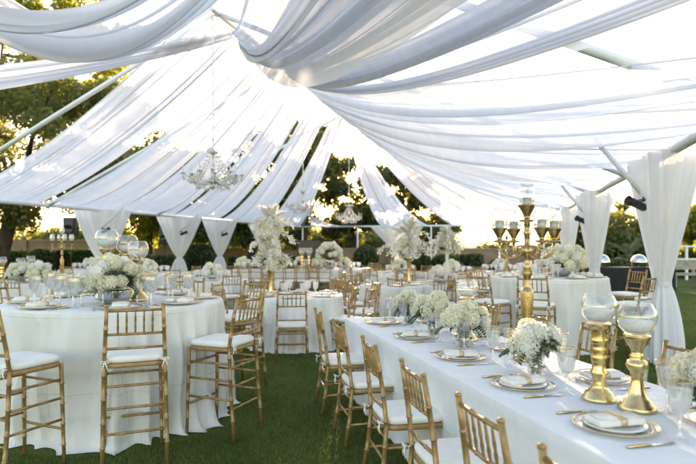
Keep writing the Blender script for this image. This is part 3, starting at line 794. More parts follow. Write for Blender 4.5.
for i, (a0, a1, b0, b1, sg, fo, lab) in enumerate(LEFT):
    sheet('ceiling_drape', lab, rp(a0), rp(a1), el(b0), el(b1), sg*S, fo, .038, 50+i)
def fe(v): return T(29.9, v, ZE+.04)
def pvx(px):                          # tent v on the far eave seen at a photograph column
    a = math.atan((px-348)/F)-TA; return 29.9*tan(a)
FAR = [
 (.02, .16, 382, 428, .55, 7, 'sheer drape falling from the peak to the far eave right of the sun'),
 (.16, .3, 452, 496, .42, 7, 'sheer drape falling from the peak to the far eave over the low wall'),
 (.3, .4, 497, 538, .5, 7, 'sheer drape falling from the peak to the far right corner'),
]
for i, (a0, a1, p0, p1, sg, fo, lab) in enumerate(FAR):
    sheet('ceiling_drape', lab, T(16.2, VC+a0, ZR), T(16.2, VC+a1, ZR), fe(pvx(p0)), fe(pvx(p1)), sg*S, fo, .045, 80+i)
hipL = lambda q: T(16.2, VC, ZR+.02).lerp(T(29.97, VL, ZE+.02), q)
sheet('ceiling_drape', 'short triangular sheer drape on the far left hip above the far tent pole', hipL(.74), hipL(.82), fe(pvx(312)), fe(pvx(362)), .3, 6, .04, 85)
sheet('ceiling_drape', 'large sheer swag hanging across the top left corner nearest the camera', (-.95, 5.0, 4.5), (-.75, 5.9, 4.6), (-4.2, 4.4, 4.3), (-3.9, 5.6, 4.5), 1.12, 10, .05, 99)

# leg curtains
def curtain(label, base, ax, ztop, W, D, ztie, seed, Wb=.42, ex=.8, lean=0.0, mat='voile'):
    root = thing('tied_curtain', label, 'curtain', (base[0], base[1], 0), atan2(ax[1], ax[0]), 'white curtains tied round the tent legs')
    rnd = random.Random(seed); na = 150; nz = 40; nf = 15; ph = [rnd.uniform(0, 6.28) for _ in range(5)]; vs = []
    for k in range(nz+1):
        z = ztop*(1-k/nz)+.006
        if z > ztie:
            q = (z-ztie)/(ztop-ztie); g = q**ex; wx = .085+(W/2-.085)*g; wy = .08+(D-.08)*g; am = .02+.04*g; cx = lean*q
        else:
            q = (ztie-z)/ztie; g = sin(q*pi/2)**.7; wx = .085+(Wb/2-.085)*g; wy = .08+(.2-.08)*g; am = .02+.035*g; cx = -.03*q
        for j in range(na):
            t = 2*pi*j/na; f = sin(nf*t+ph[0]+.8*sin(2*t+ph[1]))+.5*sin(nf*.6*t+ph[2]+1.5*z)
            sx = math.copysign(abs(cos(t))**.75, cos(t)); sy = math.copysign(abs(sin(t))**.75, sin(t))
            vs.append((cx+(wx+am*f*.6)*sx, (wy+am*f)*sy, z))
    b = MB(); b.add(vs, [(k*na+j, k*na+(j+1) % na, (k+1)*na+(j+1) % na, (k+1)*na+j) for k in range(nz) for j in range(na)])
    obj('drape_cloth', b, M[mat], root)
    b = MB(); b.lathe([(.098, ztie-.05), (.112, ztie-.03), (.116, ztie), (.112, ztie+.03), (.098, ztie+.05)], 20); obj('tieback', b, M[mat], root)
    return root
def px_ground(u, v): return on_ground(u, v)
tent_ax = (sa_, ca_)
for u, W, D, zt, lab in ((7.07, 1.95, .3, 1.02, 'largest tied white curtain at right beside the lawn'), (11.64, 2.0, .3, .95, 'tied white curtain in front of the palm, second along the right eave'), (16.2, 2.1, .3, .9, 'slim white curtain behind the brass candelabra, third along the right eave')):
    p = on_ground(u, VR)+Vector((.06 if u < 8 else .02, -.06 if u < 8 else 0, 0)); curtain(lab, p, (sa_, ca_), T(0, 0, ZE).z+.0, W, D, zt, int(u*10), .5, 1.05, lean=0)
for u, W, zt, lab in ((13.6, 1.75, .95, 'tied white curtain behind the tall round table at left'), (17.5, 1.75, 1.0, 'tied white curtain left of the dark hedge'), (20.4, 1.55, 1.0, 'tied white curtain right of the dark hedge'), (25.0, 2.0, 1.1, 'tied white curtain half hidden by the orchid centrepiece')):
    p = on_ground(u, VL); curtain(lab, p, (.98, .19), T(0, 0, ZE).z-.02, W, .32, zt, int(u*10), .7)
p = on_ground(29.97, pvx(397)); curtain('wide tied white curtain at the far end right of the sun', p, (1, 0), T(0, 0, ZE).z-.02, 3.3, .4, 1.15, 77, .8)
# brace poles with clip-on spotlights
def spot(label, p, d):
    root = thing('spotlight', label, 'spotlight', p, face(d[0], d[1]), 'black spotlights clipped to the leg braces')
    b = MB(); b.lathe([(.001, -.17), (.04, -.168), (.052, -.15), (.055, .08), (.066, .13), (.062, .13), (.05, .08), (.001, .07)], 14)
    bo = obj('lamp_body', b, M['black'], root, (0, .14, -.02), (radians(-70), 0, 0))
    b = MB(); b.tube([(-.06, .12, 0), (-.068, .03, .03), (0, -.0, .04), (.068, .03, .03), (.06, .12, 0)], .009, 6); b.box((0, -.01, .04), (.035, .035, .06)); obj('bracket', b, M['black'], root)
for u, lab in ((7.07, 'black spotlight clipped above the largest right curtain'), (11.64, 'black spotlight clipped beside the second right curtain')):
    a = T(u, VR+.02, .36); b2 = T(u, VR-.62, ZE+.26)
    beam('brace', a, b2, .035); spot(lab, a.lerp(b2, .12)+Vector((-.1, -.05, 0)), (-1, -.3))
for u, lab in ((13.6, 'black spotlight on the brace of the first left curtain'), (17.5, 'black spotlight on the brace left of the dark hedge'), (20.4, 'black spotlight on the brace right of the dark hedge')):
    a = T(u, VL+.05, .42) + Vector((.1, -.45, 0)); b2 = T(u, VL+.75, ZE+.05)+Vector((.1, -.45, 0))
    beam('brace', a, b2, .03); spot(lab, a+Vector((.05, -.05, -.05)), (1, -.3))

# chandeliers hanging from the ridge
ch = make_chandelier(); CHP = Proto(ch)
def hang(px, py_bottom, u, scale, label):
    q = T(u, VC, ZR); o = CHP.put((PX(px, q.y), q.y, PZ(py_bottom, q.y)), .3, label, 'crystal chandeliers under the ridge', scale)
    z0 = o.location.z+.8*scale
    b = MB(); zz = np.linspace(z0, q.z, 24); b.tube([(o.location.x, o.location.y, z) for z in zz], [.02 if i % 2 else .009 for i in range(24)], 6)
    c = obj('suspension_chain', b, M['silverpaint']); tag(c, 'chain holding up the '+label, 'chain', 'chandelier chains')
hang(213, 189, 8.55, 1.12, 'large crystal chandelier hanging at left')
hang(303, 213, 13.0, .95, 'pinkish crystal chandelier hanging over the orchid centrepiece')
hang(349, 223, 16.1, .9, 'crystal chandelier hanging below the sun')

# ------------------------------------------------------------------ left tall round table
T1 = Vector((-2.13, 5.35)); R1 = .95; H1 = 1.03
round_cloth('floor length white cloth over the tall round table at left', T1.x, T1.y, R1, H1, 3, nf=13, amp=.115)
gS = 'gold bar stools round the tall left table'
def stool(c, tgt, lab, grp): return BAR.put((c[0], c[1], 0), face(tgt[0]-c[0], tgt[1]-c[1]), lab, grp)
stool((-2.27, 3.98), (-1.75, 5.1), 'gold bar stool cut by the left edge with ivory cushion', gS)
stool((-1.555, 4.22), (-1.95, 5.2), 'gold bar stool with its back to the camera in front of the left table', gS)
stool((-1.04, 4.82), (-2.1, 5.25), 'gold bar stool at the right side of the tall left table', gS)
stool((-3.35, 5.75), T1, 'gold bar stool at the far left side of the tall left table', gS)
stool((-1.22, 6.30), T1, 'gold bar stool behind right of the tall left table', gS)
stool((-2.75, 6.6), T1, 'gold bar stool behind left of the tall left table', gS)
stool((-1.95, 6.75), T1, 'gold bar stool behind the flowers of the tall left table', gS)
pl, gb, wn, nk, kn, fk = [], [], [], [], [], []
SEATS1 = [math.radians(a) for a in (-118, -66, -25, 14, 60, 105, 152, 197)]
for a in SEATS1:
    c = Vector((cos(a), sin(a))); tg = Vector((-sin(a), cos(a))); p = T1+c*.735; rz = a+pi/2
    pl.append(PLATE.put((p.x, p.y, H1), rz)); nk.append(NAP.put((p.x, p.y, H1), rz+random.uniform(-.25, .35)))
    for d, off, lst, pr in ((.10, .24, gb, GOB), (.25, .14, wn, WINE), (.24, -.13, gb, GOB)):
        q = T1+c*(.735-d)+tg*off; lst.append(pr.put((q.x, q.y, H1), rz+off, None, None, 1.22 if pr is GOB else 1.1))
    q = p+tg*-.205; kn.append(KNIFE.put((q.x, q.y, H1), rz+pi)); q = p+tg*.2; fk.append(FORK.put((q.x, q.y, H1), rz+pi))
for lst, nm, gr in ((pl, 'gold rimmed charger plate', 'charger plates'), (nk, 'folded ivory napkin on a plate', 'folded napkins'), (gb, 'filled water goblet', 'water goblets'), (wn, 'empty wine glass', 'wine glasses'), (kn, 'gold handled knife', 'knives'), (fk, 'gold handled fork', 'forks')):
    for o in lst: o['group'] = gr+' on the tall left table'
    relabel(lst, '{o} '+nm+' from the left on the tall left round table', colkey)
arrangement('low cream hydrangea centrepiece in a ribbed silver bowl on the tall left table', (-2.02, 5.02, H1), .27, 26, 11, 'silver', zv=.11, vr=.12, squash=.75)
for px, Y, sc, pr, lab in ((107, 5.5, 1.22, HTALL, 'tallest gold candle holder in the left centrepiece'), (127, 5.6, 1.22, HSHORT, 'middle gold candle holder in the left centrepiece'), (138, 5.32, 1.1, HSHORT, 'nearest gold candle holder in the left centrepiece')):
    pr.put((PX(px, Y), Y, H1), .4, lab, 'gold candle holders', sc)

# ------------------------------------------------------------------ long table at right
E = Vector((-.2355, .972)); NN = Vector((.972, .2355)); P0 = Vector((-.04, 6.19)); HL = .76; WL = 1.035
def lt(s, w): return P0-E*s+NN*w
rect_cloth('pale floor length cloth over the long dining table at right', P0, E, NN, 5.3, WL, HL, 5)
gl, gr_ = [], []
for s in (.66, 1.53, 2.44, 3.25, 3.98, 4.6):
    p = lt(s, -.15); gl.append(CH.put((p.x, p.y, 0), face(NN.x, NN.y)+random.uniform(-.05, .05), None, 'gold chairs along the long table'))
relabel(gl, '{o} gold chair from the far end on the near left side of the long table', lambda o: -o.location.y)
for s in (.5, 1.35, 2.2, 3.07):
    p = lt(s, WL+.17); gr_.append(CH.put((p.x, p.y, 0), face(-NN.x, -NN.y)+random.uniform(-.06, .06), None, 'gold chairs along the long table'))
relabel(gr_, '{o} gold chair from the far end on the lawn side of the long table', lambda o: -o.location.y)
sets = {k: [] for k in 'pnkfgw'}
for side, ss in ((0, (.5, 1.42, 2.31, 3.12, 3.87, 4.7)), (1, (.55, 1.4, 2.12, 3.1, 3.95))):
    for s in ss:
        w_ = .285 if side == 0 else WL-.23; sg = 1 if side == 0 else -1; rz = face(NN.x*sg, NN.y*sg)
        p = lt(s, w_); sets['p'].append(PLATE.put((p.x, p.y, HL), rz)); sets['n'].append(NAP.put((p.x, p.y, HL), rz+random.uniform(-.4, .2)))
        p = lt(s+.235*sg, w_-.02*sg); sets['k'].append(KNIFE.put((p.x, p.y, HL), rz+random.uniform(-.05, .05)))
        p = lt(s-.23*sg, w_-.02*sg); sets['f'].append(FORK.put((p.x, p.y, HL), rz+random.uniform(-.05, .05)))
        p = lt(s+.215*sg, w_+.13*sg); sets['g'].append(GOB.put((p.x, p.y, HL), rz, None, None, 1.2))
        p = lt(s+.31*sg, w_+.20*sg)
        if not (side == 0 and s == 3.12): sets['w'].append(WINE.put((p.x, p.y, HL), rz, None, None, 1.12))
        if side == 0 and s not in (3.12, 3.87): p = lt(s-.27*sg, w_+.15*sg); sets['g'].append(GOB.put((p.x, p.y, HL), rz+1, None, None, 1.2))
for k, nm, gr in (('p', 'gold rimmed charger plate', 'charger plates'), ('n', 'folded ivory napkin with champagne band', 'folded napkins'), ('k', 'gold handled knife', 'knives'), ('f', 'gold handled fork', 'forks'), ('g', 'filled water goblet', 'water goblets'), ('w', 'empty wine glass', 'wine glasses')):
    for o in sets[k]: o['group'] = gr+' on the long table'
    relabel(sets[k], '{o} '+nm+' from the far end of the long table', lambda o: -o.location.y)
for px, Y, R, nb, sd_, lab in ((536, 3.49, .13, 14, 21, 'cream hydrangea bouquet in a clear glass cylinder beside the gold candle holders'), (464, 4.46, .155, 18, 22, 'fullest cream hydrangea bouquet on the middle of the long table'),
                          (433, 5.11, .145, 16, 23, 'cream hydrangea bouquet behind the fullest one on the long table'), (408, 5.72, .125, 11, 24, 'farthest cream hydrangea bouquet on the long table'), (716, 2.55, .13, 11, 25, 'hydrangea bouquet cut by the right edge of the photo')):
    arrangement(lab, (PX(px, Y), Y, HL), R, nb, sd_, zv=.135, vr=.05, squash=.85)
HTALL.put((PX(599, 2.93), 2.93, HL), 0, 'ringed gold pillar candle holder, left of the near pair', 'gold candle holders')
HSHORT.put((PX(637, 2.76), 2.76, HL), 0, 'knobbed gold candle holder, right of the near pair', 'gold candle holders', 1.02)
HSHORT.put((PX(467, 4.75), 4.75, HL), 0, 'gold candle holder behind the hydrangeas on the long table', 'gold candle holders', 1.0)
CANDEL.put((PX(527, 3.95), 3.95, HL), radians(-18), 'tall five light brass candelabra on the long table', 'brass candelabras', 1.06)

# ------------------------------------------------------------------ tables further back
def tset(c, R, H, n, a0, nm, glasses=2, far=True, napkin=False):
    P_, G_ = [], []
    for i in range(n):
        a = a0+2*pi*i/n; u = Vector((cos(a), sin(a))); t = Vector((-sin(a), cos(a))); p = Vector(c)+u*(R-.2)
        P_.append(PLATE.put((p.x, p.y, H), a+pi/2, None, 'charger plates on the '+nm))
        if napkin: x = NAP.put((p.x, p.y, H), a+pi/2, None, 'napkins on the '+nm); P_[-1]['_n'] = x.name
        for k in range(glasses):
            q = Vector(c)+u*(R-.45)+t*(.13*(k-.5)*2 if glasses > 1 else .1); G_.append(FG.put((q.x, q.y, H), 0, None, 'goblets on the '+nm))
    ns_ = [bpy.data.objects[o['_n']] for o in P_ if '_n' in o]
    for o in P_:
        if '_n' in o: del o['_n']
    relabel(P_, '{o} charger plate from the left on the '+nm, colkey); relabel(G_, '{o} goblet from the left on the '+nm, colkey)
    if ns_: relabel(ns_, '{o} ivory napkin from the left on the '+nm, colkey)
def ring(proto, c, r, angs, nm, kind='gold chair'):
    out = []
    for a in angs:
        a = radians(a); out.append(proto.put((c[0]+r*cos(a), c[1]+r*sin(a), 0), a+pi/2+random.uniform(-.12, .12), None, kind+'s round the '+nm))
    relabel(out, '{o} '+kind+' from the left round the '+nm, colkey)
# T3 bar table at right
c3 = (3.09, 8.95); round_cloth('floor length white cloth over the tall round table at right', c3[0], c3[1], .86, 1.05, 8, nf=14, amp=.075)
n3 = 'tall right table'
ring(BAR, c3, 1.40, (245, 218, 300, 335, 15, 80, 120), n3, 'gold bar stool')
tset(c3, .86, 1.05, 8, .3, n3, napkin=True)
arrangement('white rose and hydrangea centrepiece on the tall right table', (PX(562, 8.9), 8.9, 1.05), .40, 30, 31, 'silver', zv=.10, vr=.12, far=True, squash=.6)
CANDEL.put((PX(505, 9.4), 9.3, 1.05), .5, 'brass candelabra behind the white cloth of the tall right table', 'brass candelabras', .62)
# T2 low table with orchid centrepiece
c2 = (-.80, 8.95); n2 = 'small round table under the orchids'
round_cloth('white cloth over the small round table under the orchids', c2[0], c2[1], .72, .76, 9, nf=14, amp=.06)
ring(CH, c2, 1.08, (-88, -140, -32, 20, 165, 60, 120), n2)
tset(c2, .72, .76, 6, .5, n2, napkin=True)
def tall_stand(label, loc, h, r0=.07, r1=.05, mat='gold', R=.42, seed=1, plumes=True, sprays=9, nb=16, plume_z=.25, pl=(.28, .5), rise=.22):
    root = thing('tall_centrepiece', label, 'centrepiece', loc, 0, 'tall floral centrepieces')
    b = MB(); b.lathe([(r0*1.5, 0), (r0*1.5, .015), (r0*.6, .03), (r0*.45, .08), (r0*.5, h*.5), (r0*.7, h*.8), (r1*1.8, h), (r1*1.5, h)], 16); obj('vase', b, M[mat], root)
    rnd = random.Random(seed)
    for i in range(nb):
        t = rnd.uniform(0, 6.28); r = R*.55*sqrt(rnd.random()); link('bloom', rnd.choice(BLF), root, (r*cos(t), r*sin(t), h+rnd.uniform(-.05, rise)), (rnd.random()*3, rnd.random()*3, 0), rnd.uniform(.8, 1.3))
    for hz in ([.08] if rise < .3 else [.1, rise*.6, rise]): spray(root, R, h+hz, seed+int(hz*50), sprays, up=.9, ln=(R*.9, R*1.5), droop=.85, pet=.055)
    if plumes: plume_cluster(root, h+plume_z, R, seed+1, 8, ln=pl)
    b = MB()
    for i in range(30):
        t = rnd.uniform(0, 6.28); leaf(b, Vector((.1*cos(t), .1*sin(t), h+.03)), Vector((cos(t), sin(t), rnd.uniform(-.5, .8))), rnd.uniform(.1, .2), .05)
    obj('foliage', b, M['eucalyptus'], root)
    return root
tall_stand('tall white orchid centrepiece with plumes on a gold stand above the small table', (PX(271, 8.9), 8.9, .76), .52, seed=41, R=.27, pl=(.22, .36), plume_z=.62, nb=30, sprays=5, rise=.62)
# back left low table
c4_ = (-6.75, 12.3); n4 = 'round table at the left edge'
round_cloth('white cloth over the round table at the left edge', c4_[0], c4_[1], .9, .76, 10, nf=14, amp=.075)
ring(FCH, c4_, 1.25, (-75, -110, -40, -145, 0, 60, 120), n4)
tset(c4_, .9, .76, 8, .2, n4)
arrangement('white flower bowl beside the globe holders on the left edge table', (PX(20, 12), 12.0, .76), .24, 12, 51, 'silver', zv=.1, vr=.1, far=True)
arrangement('white flower bowl below the candelabra on the left edge table', (PX(42, 12), 11.9, .76), .24, 12, 52, 'silver', zv=.1, vr=.1, far=True)
HSHORT.put((PX(21, 12.2), 12.2, .76), 0, 'gold globe candle holder, left of the pair at the left edge', 'gold candle holders', 1.0)
HTALL.put((PX(31, 12.4), 12.4, .76), 0, 'gold globe candle holder, right of the pair at the left edge', 'gold candle holders', 1.0)
HTALL.put((PX(2, 11.5), 11.5, .76), 0, 'gold globe candle holder cut by the left edge of the photo', 'gold candle holders', 1.0)
CANDEL.put((PX(62, 12.6), 12.6, .76), .2, 'tall brass candelabra in front of the rounded bush', 'brass candelabras', 1.02)
def back_table(px, Y, R, nm, seed, chairs=(-90, -50, -130, 0, 180, 50, 130), far=True, centre='bowl', dr=.32, H=.76, glasses=2, nseat=7):
    c = (PX(px, Y), Y)
    round_cloth('white cloth over the '+nm, c[0], c[1], R, H, seed, nf=13, amp=.065)
    ring(FCH if far else CH, c, R+dr, chairs, nm); tset(c, R, H, nseat, .4+seed, nm, glasses)
    if centre == 'bowl': arrangement('white flower bowl in the middle of the '+nm, (c[0], c[1], H), .2, 10, seed+60, 'silver', zv=.1, vr=.1, far=True)
    return c
back_table(392, 11.2, .62, 'small round table right of the aisle', 12, (-150, 175, -30, 130, 20, 70), centre=None, nseat=5)
tall_stand('tall white plume centrepiece on a gold vase right of the aisle', (PX(409, 11.5), 11.5, .76), .60, seed=43, R=.36, pl=(.28, .44), plume_z=.40, nb=22, sprays=5, rise=.42)
back_table(441, 11.6, .72, 'round table behind the gold globe holder', 13, (-95, -140, -40, 0, 60, 120), centre='bowl')
tall_stand('tall white plume centrepiece on a slim white stand beside the hedge', (PX(447, 14.5), 14.5, .76), .68, mat='white', seed=44, R=.30, pl=(.24, .38), plume_z=.3, nb=20, rise=.31, sprays=7)
back_table(452, 15.2, .9, 'round table in front of the low hedge', 14)
back_table(400, 16.2, .8, 'round table in front of the far curtain', 15)
back_table(345, 18.5, .9, 'round table under the far tent pole', 16)
back_table(500, 16.5, .9, 'round table behind the brass candelabra', 17)
back_table(212, 13.0, .8, 'round table behind the tall left table', 18, (-60, -100, -20, 30, 180, 90))
back_table(150, 15.5, .9, 'round table before the clipped hedge', 19)
back_table(90, 18.0, .9, 'round table left of the first curtain', 20)
back_table(540, 20.0, .9, 'round table beyond the tall right table', 21)
arrangement('white dome of flowers on the table under the far tent pole', (PX(330, 18.2), 18.2, .76), .45, 26, 91, 'silver', zv=.25, vr=.14, far=True, squash=.9)
# crystal candelabra before far curtain
tall_stand('slim crystal centrepiece in front of the wide far curtain', (PX(393, 16.2), 16.2, .76), .6, mat='gold', seed=46, R=.3, plumes=False, nb=6)
# head table row
HX0, HX1, HY = PX(229, 17.6), PX(330, 17.6), 17.6
rect_cloth('white cloth over the far long head table', Vector((HX1, HY+.9)), Vector((1, 0)), Vector((0, -1)), HX1-HX0, .9, .76, 6, mat='cloth')
hs = []
for i in range(9): hs.append(FCH.put((HX0+.25+(HX1-HX0-.4)*i/8, HY-.42, 0), random.uniform(-.05, .05), None, 'gold chairs before the head table'))
relabel(hs, '{o} gold chair from the left in front of the far head table', colkey)
hg = []
for i in range(22): hg.append(FG.put((HX0+.15+(HX1-HX0-.3)*i/21, HY+.2+.25*(i % 2), .76), 0, None, 'goblets on the far head table'))
relabel(hg, '{o} goblet from the left on the far head table', colkey)
for i in range(5): arrangement('%s low white flower mound from the left on the far head table' % ORD[i], (HX0+.35+(HX1-HX0-.7)*i/4, HY+.5, .76), .22, 10, 70+i, 'silver', zv=.1, vr=.1, far=True, group='flower mounds on the head table')
for i, px in enumerate((302, 309)): HTALL.put((PX(px, 17.9), 17.9, .76), 0, '%s candle holder on the head table before the black screen' % ('left' if i == 0 else 'right'), 'gold candle holders', 1.25)
# loose chairs near the aisle
ac = []
for px, Y, fx, fy in ((366, 9.6, 1, .1), (352, 10.6, 1, .3), (338, 8.6, -1, .2), (345, 12.5, -1, 0), (372, 12.8, 1, .1), (360, 14.5, 1, 0), (333, 13.4, -1, .3)):
    ac.append(CH.put((PX(px, Y), Y, 0), face(fx, fy), None, 'gold chairs along the middle aisle'))
relabel(ac, '{o} gold chair counted from the camera along the middle aisle', lambda o: o.location.y)

# ------------------------------------------------------------------ right background: black bar, domes, bench, railing
bx0, bx1, by = PX(596, 19.0), PX(676, 19.0), 19.0
rect_cloth('black cloth over the long buffet table on the lawn', Vector((bx1, by+.8)), Vector((1, 0)), Vector((0, -1)), bx1-bx0, .8, .78, 15, mat='blackcloth')
def chafing(px, Y, label):
    root = thing('chafing_dish', label, 'chafing dish', (PX(px, Y), Y, .78), 0, 'chrome chafing dishes on the black table')
    b = MB(); b.lathe([(.16, .02), (.24, .06), (.24, .16), (.25, .165)], 24)
    for k in range(3): t = 2*pi*k/3; b.tube([(.2*cos(t), .2*sin(t), 0), (.18*cos(t), .18*sin(t), .08)], .015, 6)
    obj('water_pan', b, M['steel'], root)
    b = MB(); b.lathe([(.25, .17)]+[(.25*cos(q), .17+.26*sin(q)) for q in np.linspace(.1, 1.5, 10)]+[(.001, .43)], 26); l_ = obj('dome_lid', b, M['steel'], root)
    b = MB(); b.tube([(-.05, -.23, .22), (-.05, -.28, .24), (.05, -.28, .24), (.05, -.23, .22)], .012, 6); obj('handle', b, M['steel'], l_)
chafing(602, 19.2, 'chrome domed chafing dish at the left end of the black table'); chafing(639, 19.2, 'chrome domed chafing dish beside the largest curtain')
root = thing('park_bench', 'weathered stone picnic bench on the lawn at the right edge', 'bench', (PX(685, 21), 21, 0), .1)
b = MB(); b.box((0, 0, .46), (1.3, .45, .09)); obj('seat', b, M['stone'], root, smooth=False)
b = MB(); b.box((0, .25, .78), (1.3, .07, .34)); obj('backrest', b, M['stone'], root, smooth=False)
for sx in (-1, 1):
    b = MB(); b.box((sx*.5, 0, .207), (.1, .4, .414)); b.box((sx*.5, .25, .3), (.1, .066, .6)); obj('leg', b, M['stone'], root, smooth=False)
root = thing('white_railing', 'white post and rail fence behind the bench', 'railing', (PX(690, 25), 25, 0))
for i in range(5):
    b = MB(); b.box((i*.75-.9, 0, .75), (.09, .09, 1.5)); obj('post', b, M['white'], root, smooth=False)
for z in (1.45, .9):
    b = MB(); b.box((.6, -.06, z), (3.2, .03, .07)); obj('rail', b, M['white'], root, smooth=False)
# speakers and screen
def speaker(px, Y, zc, label, w_=.42, h_=.72):
    root = thing('loudspeaker', label, 'loudspeaker', (PX(px, Y), Y, 0), 0, 'black loudspeakers on stands')
    b = MB(); pad(b, w_/2, .2, zc-h_/2, zc+h_/2, [(.97, 0), (1, .02), (1, .98), (.97, 1)], e=.25, n=24); obj('cabinet', b, M['black'], root)
    b = MB(); b.lathe([(.02, 0), (.13, .01), (.15, .03)], 16); obj('cone', b, M['screen'], root, (0, -.2, zc-.1), (pi/2, 0, 0))
    b = MB(); b.tube([(0, 0, .6), (0, 0, zc-h_/2)], .02, 8); obj('pole', b, M['black'], root)
    for k in range(3):
        t = k*2*pi/3+.5; b = MB(); b.tube([(0, 0, .62), (.45*cos(t), .45*sin(t), .012)], .014, 6); obj('leg', b, M['black'], root)
speaker(165, 27, 1.92, 'black loudspeaker on a stand left of the second left curtain', .46, .84); speaker(71, 19, 2.12, 'black loudspeaker on a stand beside the first left curtain', .38, .58)
root = thing('presentation_screen', 'flat black screen on a stand behind the head table', 'screen', (PX(309, 24), 24, 0))
b = MB(); b.box((0, 0, 1.22), (.96, .07, .98)); obj('bezel', b, M['black'], root, smooth=False)
b = MB(); b.box((0, -.037, 1.22), (.88, .006, .9)); obj('display', b, M['screen'], root, smooth=False)
for sx in (-1, 1):
    b = MB(); b.box((sx*.3, 0, .36), (.06, .06, .72)); b.box((sx*.3, 0, .02), (.08, .5, .04)); obj('leg', b, M['black'], root, smooth=False)

# ------------------------------------------------------------------ walls, hedges, trees
def wall(label, p0, p1, h, th=.3):
    p0, p1 = Vector(p0), Vector(p1); d = p1-p0; root = thing('garden_wall', label, 'wall', ((p0.x+p1.x)/2, (p0.y+p1.y)/2, 0), atan2(d.y, d.x))
    b = MB(); b.box((0, 0, h/2), (d.length, th, h)); obj('wall_body', b, M['stucco'], root, smooth=False)
    b = MB(); b.box((0, 0, h+.053), (d.length+.05, th+.1, .1)); obj('wall_cap', b, M['cap'], root, smooth=False)
    k = int(d.length/6)
    for i in range(k+1):
        b = MB(); b.box((-d.length/2+d.length*i/max(1, k), 0, (h+.25)/2), (.55, .55, h+.25)); obj('pier', b, M['stucco'], root, smooth=False)
wall('tan stucco garden wall behind the trees at left', (-34, 37), (-10.2, 42), 1.75)
wall('tan stucco garden wall behind the far tables in the middle', (-10, 42.3), (3.2, 44), 1.15)
wall('low tan stucco garden wall under the open sky at right', (3.6, 40), (13, 40), 1.15)
wall('tan stucco garden wall behind the palm at right', (13.4, 40), (32, 36), 1.4)
def leafcloud(name, centers, radii, n, size, mat, seed, parent=None, flat=.5, asp=.55):
    """leaf faces scattered round clump centres: real little quads in a volume"""
    r = np.random.default_rng(seed); centers = np.asarray(centers); radii = np.asarray(radii)
    wgt = radii**2; idx = r.choice(len(centers), n, p=wgt/wgt.sum())
    d = r.normal(size=(n, 3)); d /= np.linalg.norm(d, axis=1)[:, None]
    rad = radii[idx]*(r.random(n)**.45)
    P = centers[idx]+d*rad[:, None]*np.array([1, 1, .75])
    nrm = r.normal(size=(n, 3))+np.array([0, 0, flat]); nrm /= np.linalg.norm(nrm, axis=1)[:, None]
    a = np.cross(nrm, r.normal(size=(n, 3))); a /= np.linalg.norm(a, axis=1)[:, None]; b_ = np.cross(nrm, a)
    s = size*(.6+.8*r.random(n))[:, None]
    V = np.stack([P-a*s, P+b_*s*asp, P+a*s, P-b_*s*asp], 1).reshape(-1, 3)
    Fq = np.arange(len(V)).reshape(-1, 4)
    return link(name, npmesh(name, V, Fq, M[mat]), parent)
def tree(label, base, h, crown, n, size, mat, seed, tr=.22, lean=(0, 0), name='leafy_tree', clump=(.55, 1.25), nclump=70, group='trees round the lawn', limbs=9, cat='tree', hollow=.35, dens=1.7):
    rnd = random.Random(seed); root = thing(name, label, cat, (base[0], base[1], 0), 0, group)
    cc = Vector(crown[0])-Vector((base[0], base[1], 0)); cr = crown[1]
    C, Rd = [], []
    while len(C) < nclump:
        p = Vector((rnd.uniform(-1, 1), rnd.uniform(-1, 1), rnd.uniform(-1, 1)))
        if hollow < p.length < 1 and rnd.random() < .9:
            C.append((cc.x+p.x*cr[0], cc.y+p.y*cr[1], cc.z+p.z*cr[2])); Rd.append(rnd.uniform(*clump))
    b = MB(); top = Vector((cc.x*.6+lean[0], cc.y*.6+lean[1], cc.z-.2*cr[2])); mid = Vector((lean[0]*.5, lean[1]*.5, top.z*.5))
    b.tube([(0, 0, -.05), (0.02, 0, .3), mid, top], [tr*1.5, tr*1.1, tr*.85, tr*.5], 10)
    obj('trunk', b, M['bark'], root)
    for i in range(limbs):
        c = Vector(C[rnd.randrange(len(C))]); st = mid.lerp(top, rnd.uniform(.1, 1)); b = MB(); m_ = st.lerp(c, .5)+Vector((rnd.uniform(-.3, .3), rnd.uniform(-.3, .3), -.15*(c-st).length*.5))
        b.tube([st, m_, c], [tr*.42, tr*.27, tr*.1], 6); obj('branch', b, M['bark'], root)
    leafcloud('crown', C, Rd, int(n*dens), size*.95, mat, seed, root)
    return root
def at(px, py, Y): return (PX(px, Y), Y, PZ(py, Y))
# big left tree: dark inside, leaning trunk
def ball_at(px, py, Y, rpx, rpy, ry): return (at(px, py, Y), (rpx/F*Y, ry, rpy/F*Y))
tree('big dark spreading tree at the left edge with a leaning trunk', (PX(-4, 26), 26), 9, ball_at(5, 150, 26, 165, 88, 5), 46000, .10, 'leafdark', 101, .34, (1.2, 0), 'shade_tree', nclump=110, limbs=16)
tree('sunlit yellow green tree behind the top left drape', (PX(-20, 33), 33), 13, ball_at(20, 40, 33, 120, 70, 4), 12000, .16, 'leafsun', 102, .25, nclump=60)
tree('yellow green tree between the first and second left curtains', (PX(150, 36), 36), 7, ball_at(148, 195, 36, 60, 50, 4), 12000, .14, 'leafsun', 103, .2, nclump=55)
tree('yellow green tree behind the two tied curtains', (PX(205, 38), 38), 7, ball_at(205, 200, 38, 55, 46, 4), 11000, .14, 'leafsun', 104, .2, nclump=50)
tree('olive tree left of the black screen with a bare trunk', (PX(252, 40), 40), 8, ball_at(256, 192, 40, 42, 55, 3.5), 10000, .15, 'leafolive', 105, .28, nclump=45)
